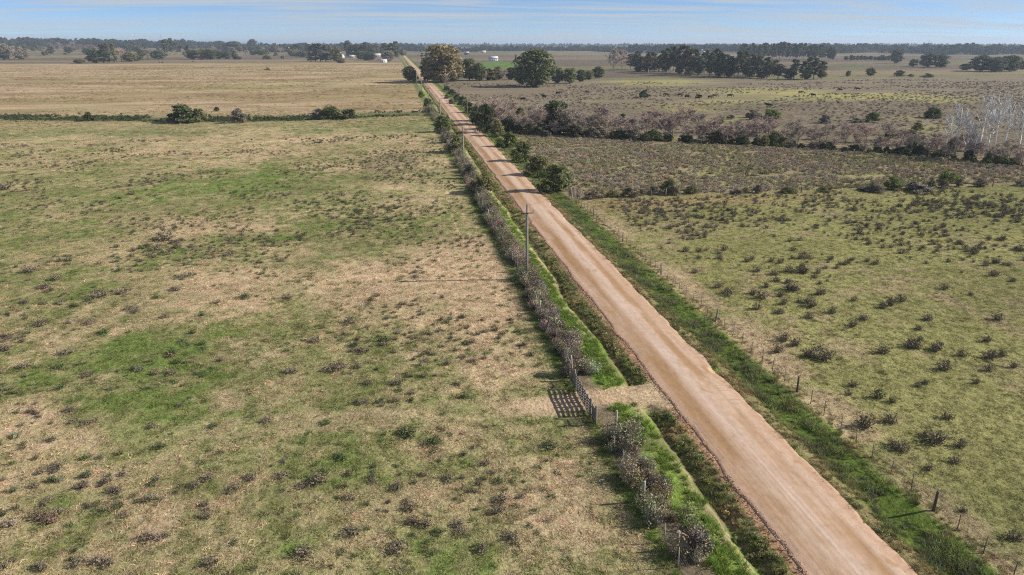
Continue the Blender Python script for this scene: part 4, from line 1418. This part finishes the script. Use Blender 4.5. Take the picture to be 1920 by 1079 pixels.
# ------------------------------------------------------------------ gate of the field entrance
gt = thing('field_gate', 'weathered wooden field gate of rails and braces across the earth track', 'gate', (12.85, 47.0, gz_at(12.85, 45)))
GL, GH = 4.35, 1.32
for i, z in enumerate((.16, .38, .60, .82, 1.05, 1.28)):
    MB().box(-.022, .022, -GL, 0, z - .06, z + .06).obj('rail', WOOD, gt)
for i, y in enumerate((-.1, -.8, -1.48, -2.17, -2.86, -3.55, -GL + .1)):
    MB().box(.024, .062, y - .10, y + .10, .08, GH + .04).obj('stile', WOODDK if i % 2 else WOOD, gt)
for y0, y1 in ((-.95, -1.75), (-1.75, -2.6), (-2.6, -3.45)):
    b = MB()
    b.tube([(.085, y0, .2), (.085, y1, 1.24)], .06, 4)
    b.obj('brace', WOODDK, gt)
for nm, x, y, h, lab in (('gate_post', 12.9, 48.35, 1.55, 'slim end post of the gate line, farthest from the camera'), ('gate_post', 12.86, 47.18, 1.62, 'far hinge post of the wooden field gate'), ('gate_post', 12.86, 42.45, 1.62, 'near latch post of the wooden field gate'), ('gate_post', 12.95, 41.4, 1.55, 'thick near end post beside the gate')):
    b = MB()
    b.tube([(0, 0, -.4), (0, 0, h * .5), (0, 0, h - .04), (0, 0, h)], [.095, .09, .085, .05], 8)
    tag(b.obj(nm, WOOD, None, loc=(x, y, gz_at(x, y))), lab, 'post', 'posts of the field gate')
for (y0, y1, lab) in ((48.25, 47.3, 'picket panel beyond the far hinge post of the gate'), (42.33, 41.5, 'picket panel between the latch post and the near end post')):
    pn = thing('picket_panel', lab, 'panel', (12.88, y0, gz_at(12.88, (y0 + y1) / 2)), 0, 'picket panels beside the gate')
    L_ = y0 - y1
    for z in (.35, 1.0):
        MB().box(-.02, .02, -L_, 0, z - .04, z + .04).obj('rail', WOODDK, pn)
    k = 6
    for i in range(k):
        y = -L_ * (i + .5) / k
        MB().box(.022, .052, y - .045, y + .045, .02, 1.25 + random.uniform(-.06, .06)).obj('picket', WOOD if i % 2 else WOODDK, pn)

# small pale posts and stones near the entrance
for x, y, h, lab in ((14.35, 41.0, 1.15, 'pale square post in the brush just this side of the gate'), (13.75, 28.2, 1.2, 'pale topped post in the brush at the picture bottom')):
    b = MB()
    b.box(-.065, .065, -.065, .065, -.3, h)
    b.add([(-.075, -.075, h), (.075, -.075, h), (.075, .075, h), (-.075, .075, h), (0, 0, h + .06)], [(0, 1, 4), (1, 2, 4), (2, 3, 4), (3, 0, 4)])
    tag(b.obj('marker_post', WOODPALE, None, loc=(x, y, gz_at(x, y))), lab, 'post')

# ------------------------------------------------------------------ power line
POLE = plain('pole_wood', (.255, .245, .215), .85, .2, 2)
STEEL = plain('galvanised_steel', (.16, .16, .165), .5, .15, 4, .4, .7)
CERAM = plain('insulator', (.12, .08, .06), .3, .1, 4, .5)
pole_y = [74.1, 149.6, 225.0, 300.5, 376.0, 452.0, 528.0, 604.0, 680.0]
names = ['near power pole with crossarm standing in the brush strip', 'second power pole from the camera beside the olive bush', 'third power pole from the camera', 'fourth power pole from the camera', 'fifth power pole from the camera', 'sixth power pole from the camera', 'seventh power pole from the camera', 'eighth power pole from the camera', 'ninth and farthest power pole']
heads = []
for i, y in enumerate(pole_y):
    x = 14.0
    z = gz_at(x, y)
    pr = thing('power_pole', names[i], 'power pole', (x, y, z), random.gauss(0, .02), 'power poles along the road')
    b = MB()
    b.tube([(0, 0, -.5), (0, 0, 4), (0, 0, 8.72), (0, 0, 8.78)], [.175, .150, .115, .06], 10)
    b.obj('pole', POLE, pr, smooth=True)
    MB().box(-.72, .72, -.155, -.105, 7.72, 7.84).obj('crossarm', WOODDK, pr)
    for sx in (-.66, .66):
        b = MB()
        b.tube([(sx, -.13, 7.84), (sx, -.13, 7.95)], .014, 6)
        pin = b.obj('insulator_pin', STEEL, pr)
        b = MB()
        b.tube([(sx, -.13, 7.95), (sx, -.13, 7.98), (sx, -.13, 8.03), (sx, -.13, 8.06), (sx, -.13, 8.13)], [.03, .06, .035, .055, .03], 8)
        b.obj('insulator', CERAM, pin)
    for sx in (-.5, .5):
        b = MB()
        b.tube([(sx, -.115, 7.72), (sx * .12, -.13, 7.22)], .014, 4)
        b.obj('brace', STEEL, pr)
    b = MB()
    b.tube([(0, 0, 8.76), (0, 0, 8.92)], .012, 5)
    b.obj('earth_spike', STEEL, pr)
    heads.append((x, y, z))
for k, sx in enumerate((-.66, .66)):
    b = MB()
    seq = [(14.0, -1.5, 0.1)] + heads
    for (x0, y0, z0), (x1, y1, z1) in zip(seq[:-1], seq[1:]):
        pts = []
        for t in np.linspace(0, 1, 9):
            sag = -.9 * 4 * t * (1 - t)
            pts.append((x0 + (x1 - x0) * t + sx, y0 + (y1 - y0) * t - .13, z0 + (z1 - z0) * t + 8.15 + sag))
        b.tube(pts, .0035, 3)
    tag(b.obj('overhead_wire', STEEL), 'thin overhead wire on the %s insulators of the power poles' % ('field side' if k == 0 else 'road side'), 'wire')
for px, py, h, lab in ((876, 214, 7.5, 'pale bare pole on the right verge near the creek'), (1058, 210, 6.0, 'short grey pole standing in the creek trees')):
    x, y = ground_at(px, py)
    b = MB()
    b.tube([(0, 0, -.5), (0, 0, h * .5), (.05, 0, h)], [.13, .11, .08], 8)
    tag(b.obj('bare_pole', POLE, None, loc=(x, y, gz_at(x, y)), smooth=True), lab, 'pole')

# ------------------------------------------------------------------ culvert where the creek passes under the road
CONC = plain('concrete', (.36, .34, .31), .9, .2, 2)
cy_ = 255.0
for sx, lab in ((19.0, 'low concrete culvert wall at the left road edge'), (25.8, 'low concrete culvert wall at the right road edge')):
    b = MB()
    b.box(-.16, .16, -3.2, 3.2, -.9, .55)
    cv_ = thing('culvert_headwall', lab, 'culvert wall', (sx, cy_, gz_at(sx, cy_)), 0, 'culvert walls')
    b.obj('wall', CONC, cv_)
    MB().box(-.22, .22, -3.3, 3.3, .55, .67).obj('coping', CONC, cv_)

# ------------------------------------------------------------------ windrow stones along the graded road edge
stone = []
for v in range(4):
    q = rng.normal(size=(8, 3))
    q /= np.linalg.norm(q, axis=1, keepdims=True)
    base = np.array([(-1, -1, -1), (1, -1, -1), (1, 1, -1), (-1, 1, -1), (-1, -1, 1), (1, -1, 1), (1, 1, 1), (-1, 1, 1)], float) * .6 + q * .3
    F = np.array([(0, 3, 2), (0, 2, 1), (4, 5, 6), (4, 6, 7), (0, 1, 5), (0, 5, 4), (1, 2, 6), (1, 6, 5), (2, 3, 7), (2, 7, 6), (3, 0, 4), (3, 4, 7)])
    me = mesh_from('clod', base, F, (TWIGT,))
    face_attr(me, 'shade', np.full(12, .5))
    stone.append(me)
y = rng.uniform(17, 120, 3200)
x = 19.52 + .34 * (fbm(y * 0, y, 2.6, 91, 4) - .5) * 2 + rng.normal(0, .17, len(y))
x2 = rng.uniform(24.6, 26.0, 1500)
y2 = rng.uniform(17, 110, 1500)
x, y = np.concatenate([x, x2]), np.concatenate([y, y2])
scatter('edge_clods', 'small reddish clods and gravel along the road edges', x, y, stone, jit(V(.36, .25, .18)[None] * np.ones((len(x), 1)), .25), rng.uniform(.015, .055, len(x)), zoff=.10, tilt=1.0, cat='gravel')

# ------------------------------------------------------------------ cattle
def animal_mesh(name, graze, col):
    """A cow grown as one continuous skin over a skeleton."""
    nk = [(0.95, 0, 1.28), (1.25, 0, 1.10 if graze else 1.45), (1.50, 0, .62 if graze else 1.62), (1.62, 0, .35 if graze else 1.55), (1.70, 0, .12 if graze else 1.38)]
    V_, R_, E_ = [], [], []

    def add(p, r, par=None):
        V_.append(p)
        R_.append(r)
        if par is not None:
            E_.append((par, len(V_) - 1))
        return len(V_) - 1
    hip = add((-.75, 0, 1.12), (.30, .36))
    belly = add((-.1, 0, 1.02), (.40, .42), hip)
    sho = add((.62, 0, 1.12), (.30, .40), belly)
    n0 = add(nk[0], (.22, .26), sho)
    n1 = add(nk[1], (.15, .19), n0)
    n2 = add(nk[2], (.13, .14), n1)
    n3 = add(nk[3], (.11, .11), n2)
    add(nk[4], (.075, .075), n3)
    for s in (-1, 1):
        add((nk[2][0] - .02, s * .27, nk[2][2] + .06), (.03, .05), n2)
        a = add((-.80, s * .19, .82), (.15, .18), hip)
        a = add((-.66, s * .20, .60), (.10, .10), a)
        a = add((-.86, s * .20, .42), (.06, .06), a)
        a = add((-.82, s * .20, .10), (.045, .045), a)
        add((-.78, s * .20, .02), (.055, .05), a)
        a = add((.60, s * .19, .75), (.11, .13), sho)
        a = add((.62, s * .19, .42), (.065, .065), a)
        a = add((.60, s * .19, .10), (.045, .045), a)
        add((.64, s * .19, .02), (.055, .05), a)
    t = add((-1.06, 0, 1.20), (.05, .05), hip)
    t = add((-1.14, 0, .80), (.03, .03), t)
    add((-1.13, 0, .50), (.045, .045), t)
    me = bpy.data.meshes.new(name)
    me.from_pydata(V_, E_, [])
    o = bpy.data.objects.new(name, me)
    C.objects.link(o)
    o.modifiers.new('skin', 'SKIN')
    lay = me.skin_vertices[0] if len(me.skin_vertices) else None
    if lay is None:
        bpy.context.view_layer.objects.active = o
        bpy.ops.mesh.customdata_skin_add()
        lay = me.skin_vertices[0]
    for i, r in enumerate(R_):
        lay.data[i].radius = r
    lay.data[0].use_root = True
    s = o.modifiers.new('sub', 'SUBSURF')
    s.levels = s.render_levels = 1
    dg = bpy.context.evaluated_depsgraph_get()
    out = bpy.data.meshes.new_from_object(o.evaluated_get(dg))
    out.name = name
    bpy.data.objects.remove(o)
    out.materials.clear()
    out.materials.append(col)
    out.polygons.foreach_set('use_smooth', np.ones(len(out.polygons), bool))
    return out


HIDEB, HIDER = plain('hide_black', (.018, .016, .015), .7, .2, 3), plain('hide_brown', (.085, .040, .025), .7, .2, 3)
COW = {(g, c): animal_mesh('cow', g, m) for g in (0, 1) for c, m in ((0, HIDEB), (1, HIDER))}
COWS = [(980, 190, 0, 1), (1020, 185, 0, 0), (1047, 178, 0, 1), (1101, 176, 0, 1), (1250, 181, 1, 1), (1275, 181, 0, 0), (1288, 185, 1, 1), (1311, 184, 0, 1), (1331, 186, 0, 1), (1308, 188, 1, 0), (1340, 183, 1, 1), (1368, 183, 0, 1),
        (1441, 202, 0, 0), (1501, 177, 1, 1), (1524, 182, 0, 1), (1575, 172, 0, 1), (1608, 170, 1, 1), (299, 119, 0, 0), (305, 119, 0, 1), (363, 118, 1, 1)]
CL = {}
for i, (px, py, c, g) in enumerate(COWS):
    x, y = ground_at(px, py)
    where = 'in the far golden pasture' if px < 400 else 'near the road side of the heath' if px < 1110 else 'in the loose herd in front of the grove' if px < 1380 else 'beside the green bush on the heath' if px < 1450 else 'on the right part of the heath'
    o = obj('cow', COW[(g, c)], None, (x, y, gz_at(x, y)), (0, 0, random.choice([0, math.pi]) + random.gauss(-YAW, .45)), (1.25, 1.25, 1.2))
    tag(o, '%s cow %s %s' % ('black' if c == 0 else 'dark brown', 'grazing' if g else 'standing', where), 'cow', 'cattle')

# ------------------------------------------------------------------ houses and farm buildings
WHITE, CREAM, ROOFR, ROOFG, GLASS, DOORM, BRICK = plain('white_wash', (.72, .71, .68), .85, .1, 1), plain('cream_wall', (.55, .48, .38), .85, .12, 1), plain('red_roof', (.30, .15, .11), .85, .25, 1), plain('grey_sheet_roof', (.46, .46, .50), .5, .15, 1, .4), plain('window_glass', (.04, .05, .06), .2, .1, 1, .6), plain('dark_door', (.09, .065, .05), .7, .2, 2), plain('brick_wall', (.36, .20, .14), .9, .2, 1)


def house(name, label, cat, px, py, L_, W_, Hh, rise_, wall, roof, rot=0.0, windows=3, group=None):
    x, y = ground_at(px, py)
    r = thing(name, label, cat, (x, y, gz_at(x, y) - .1), -YAW * .6 + rot, group)
    b = MB()
    l, w = L_ / 2, W_ / 2
    b.add([(-l, -w, 0), (l, -w, 0), (l, w, 0), (-l, w, 0), (-l, -w, Hh), (l, -w, Hh), (l, w, Hh), (-l, w, Hh), (-l, 0, Hh + rise_ * .96), (l, 0, Hh + rise_ * .96)],
          [(0, 1, 5, 4), (1, 2, 6, 9, 5), (2, 3, 7, 6), (3, 0, 4, 8, 7)])
    b.obj('wall', wall, r)
    e, ov = .35, .3
    b = MB()
    k = rise_ / w
    for s in (-1, 1):
        yo, zo = s * (w + ov), Hh - ov * k
        b.add([(-l - e, yo, zo), (l + e, yo, zo), (l + e, 0, Hh + rise_), (-l - e, 0, Hh + rise_), (-l - e, yo, zo + .12), (l + e, yo, zo + .12), (l + e, 0, Hh + rise_ + .12), (-l - e, 0, Hh + rise_ + .12)],
              [(0, 1, 2, 3), (4, 7, 6, 5), (0, 4, 5, 1), (1, 5, 6, 2), (3, 7, 4, 0)])
    b.obj('roof', roof, r)
    for i in range(windows):
        xx = -l + L_ * (i + .8) / (windows + .6)
        if i == windows // 2:
            MB().box(xx - .5, xx + .5, -w - .05, -w + .05, .05, 2.1).obj('door', DOORM, r)
        else:
            f = MB().box(xx - .65, xx + .65, -w - .05, -w + .04, .9, 2.1).obj('window', WHITE, r)
            MB().box(xx - .55, xx + .55, -w - .07, -w - .02, 1.0, 2.0).obj('pane', GLASS, f)
    return r


house('farmhouse', 'small white house in front of the trees left of the road end', 'house', 718, 117.5, 11, 6, 2.9, 1.5, WHITE, ROOFG)
house('farmhouse', 'house with a pale purplish roof behind the small white house', 'house', 706, 107, 15, 9, 3.0, 3.2, BRICK, ROOFG, .1)
house('farmhouse', 'white gabled house among the trees left of the road end', 'house', 640, 108.5, 9, 8, 3.2, 3.0, WHITE, ROOFG, 1.2)
house('farmhouse', 'low white roofed house right of the gabled house', 'house', 662, 109, 13, 7, 2.8, 2.2, CREAM, plain('white_sheet_roof', (.66, .66, .68), .5, .1, 1, .4), .2)
house('shed', 'long pale shed roof behind the left farmstead trees', 'shed', 622, 99, 48, 14, 4.0, 2.5, CREAM, WHITE, 0, 0)
house('shed', 'long pale greenhouse roof behind the purplish tree row', 'shed', 128, 93, 120, 22, 6.0, 4.0, WHITE, WHITE, 0, 0)
house('farmhouse', 'tiny white house before the left horizon woods', 'house', 68, 94, 22, 10, 4.5, 2.0, WHITE, WHITE)
house('farmhouse', 'tiny white house under the left horizon woods, second from the picture edge', 'house', 172, 92, 14, 8, 3.5, 2.0, WHITE, WHITE)
house('farmhouse', 'cream house with red roof among the far left trees', 'house', 420, 97, 22, 9, 4.0, 3.0, CREAM, ROOFR)
house('farmhouse', 'pale low building in the far trees behind the golden pasture', 'house', 518, 96, 26, 9, 4.0, 2.0, WHITE, CREAM)
house('barn', 'bluish white barn behind the bright green field', 'barn', 925, 114, 13, 8, 3.8, 2.6, plain('blue_white_wall', (.50, .53, .58), .85, .1, 1), ROOFG, .15, 4)
house('shed', 'white roofed shed on dark posts right of the road end', 'shed', 875, 103, 11, 7, 5.0, 1.2, DOORM, WHITE, 0, 0)
house('farmhouse', 'tiny white roofed house at the foot of the centre horizon woods', 'house', 906, 99, 14, 7, 3.2, 1.6, CREAM, WHITE)
house('shed', 'white greenhouse roofs behind the long gum grove', 'shed', 1314, 99, 44, 16, 5.0, 3.0, WHITE, WHITE, 0, 0)
house('farmhouse', 'white farm buildings on the plain under the right horizon woods', 'house', 1215, 100, 22, 9, 4.0, 2.0, WHITE, WHITE)


def tank(label, px, py, h, r_):
    x, y = ground_at(px, py)
    t_ = thing('water_tank', label, 'water tank', (x, y, gz_at(x, y)), 0, 'water tanks')
    for sx, sy in ((-1, -1), (1, -1), (1, 1), (-1, 1)):
        MB().box(sx * r_ * .7 - .2, sx * r_ * .7 + .2, sy * r_ * .7 - .2, sy * r_ * .7 + .2, 0, h * .62).obj('leg', CONC, t_)
    b = MB()
    b.tube([(0, 0, h * .62), (0, 0, h * .94), (0, 0, h)], [r_, r_, r_ * .3], 12)
    b.obj('tank', WHITE, t_, smooth=False)


tank('white water tank among the far left trees', 465, 98, 12, 2.6)
tank('slim white water tower at the left horizon woods', 542, 98, 15, 2.0)


def mast(label, px, dist, h):
    az = math.atan((px - 960) / 1360.0) + YAW
    x, y = dist * math.sin(az), dist * math.cos(az)
    t_ = thing('lattice_mast', label, 'mast', (x, y, gz_at(x, y)), 0, 'radio masts')
    q = .9
    cs = [(q, 0), (-q * .5, q * .87), (-q * .5, -q * .87)]
    for a in cs:
        b = MB()
        b.tube([(a[0], a[1], 0), (a[0], a[1], h)], .10, 4)
        b.obj('leg', STEEL, t_)
    b = MB()
    m = int(h / 2.5)
    for i in range(m):
        for j in range(3):
            a, c = cs[j], cs[(j + 1) % 3]
            b.tube([(a[0], a[1], h * i / m), (c[0], c[1], h * (i + 1) / m)], .05, 3)
    b.obj('lattice', STEEL, t_)
    b = MB()
    b.tube([(0, 0, h), (0, 0, h + 4)], .07, 4)
    b.obj('antenna', STEEL, t_)


mast('thin lattice radio mast above the left horizon woods', 303, 2700, 42)
mast('thin radio mast above the right horizon woods', 1742, 2050, 30)

# ------------------------------------------------------------------ haze
hm = bpy.data.materials.new('haze')
hm.use_nodes = True
hn, hl = hm.node_tree.nodes, hm.node_tree.links
hn.clear()
pv = hn.new('ShaderNodeVolumePrincipled')
pv.inputs['Color'].default_value = (.55, .67, .86, 1)
pv.inputs['Density'].default_value = 0.00012
pv.inputs['Anisotropy'].default_value = 0.2
ho = hn.new('ShaderNodeOutputMaterial')
hl.new(pv.outputs[0], ho.inputs['Volume'])
b = MB()
b.box(-16000, 16000, -500, 16500, -4.0, 60.0)
tag(b.obj('haze', hm), 'thin bluish air over the plain', kind='stuff')

# ------------------------------------------------------------------ tell look-alikes apart by their place in the row
def ordinal(k):
    return '%d%s' % (k, 'th' if 10 <= k % 100 <= 20 else {1: 'st', 2: 'nd', 3: 'rd'}.get(k % 10, 'th'))


same = {}
for o in C.objects:
    if o.parent is None and o.get('category') and o.get('label'):
        lab = o['label']
        if o.name.startswith('dry_shrub'):
            far_side = o.location.x > 22
            r = math.hypot(o.location.x, o.location.y)
            az = math.degrees(math.atan2(o.location.x, o.location.y) - YAW)
            dep = 'near' if r < 55 else 'middle' if r < 80 else 'far'
            lat = ('left' if az < 22 else 'right') if far_side else ('left' if az < -22 else 'centre' if az < -10 else 'right')
            lab = '%s, %s %s part of the %s pasture' % (lab.split(' on the ')[0].split(' in the ')[0], dep, lat, 'green' if far_side else 'straw')
            o['label'] = lab
        same.setdefault((lab, o.get('group')), []).append(o)
for (lab, grp), os_ in same.items():
    if 1 < len(os_) <= 90:
        os_.sort(key=lambda o: math.atan2(o.location.x, o.location.y))
        for i, o in enumerate(os_):
            o['label'] = '%s, %s from left' % (lab, ordinal(i + 1))
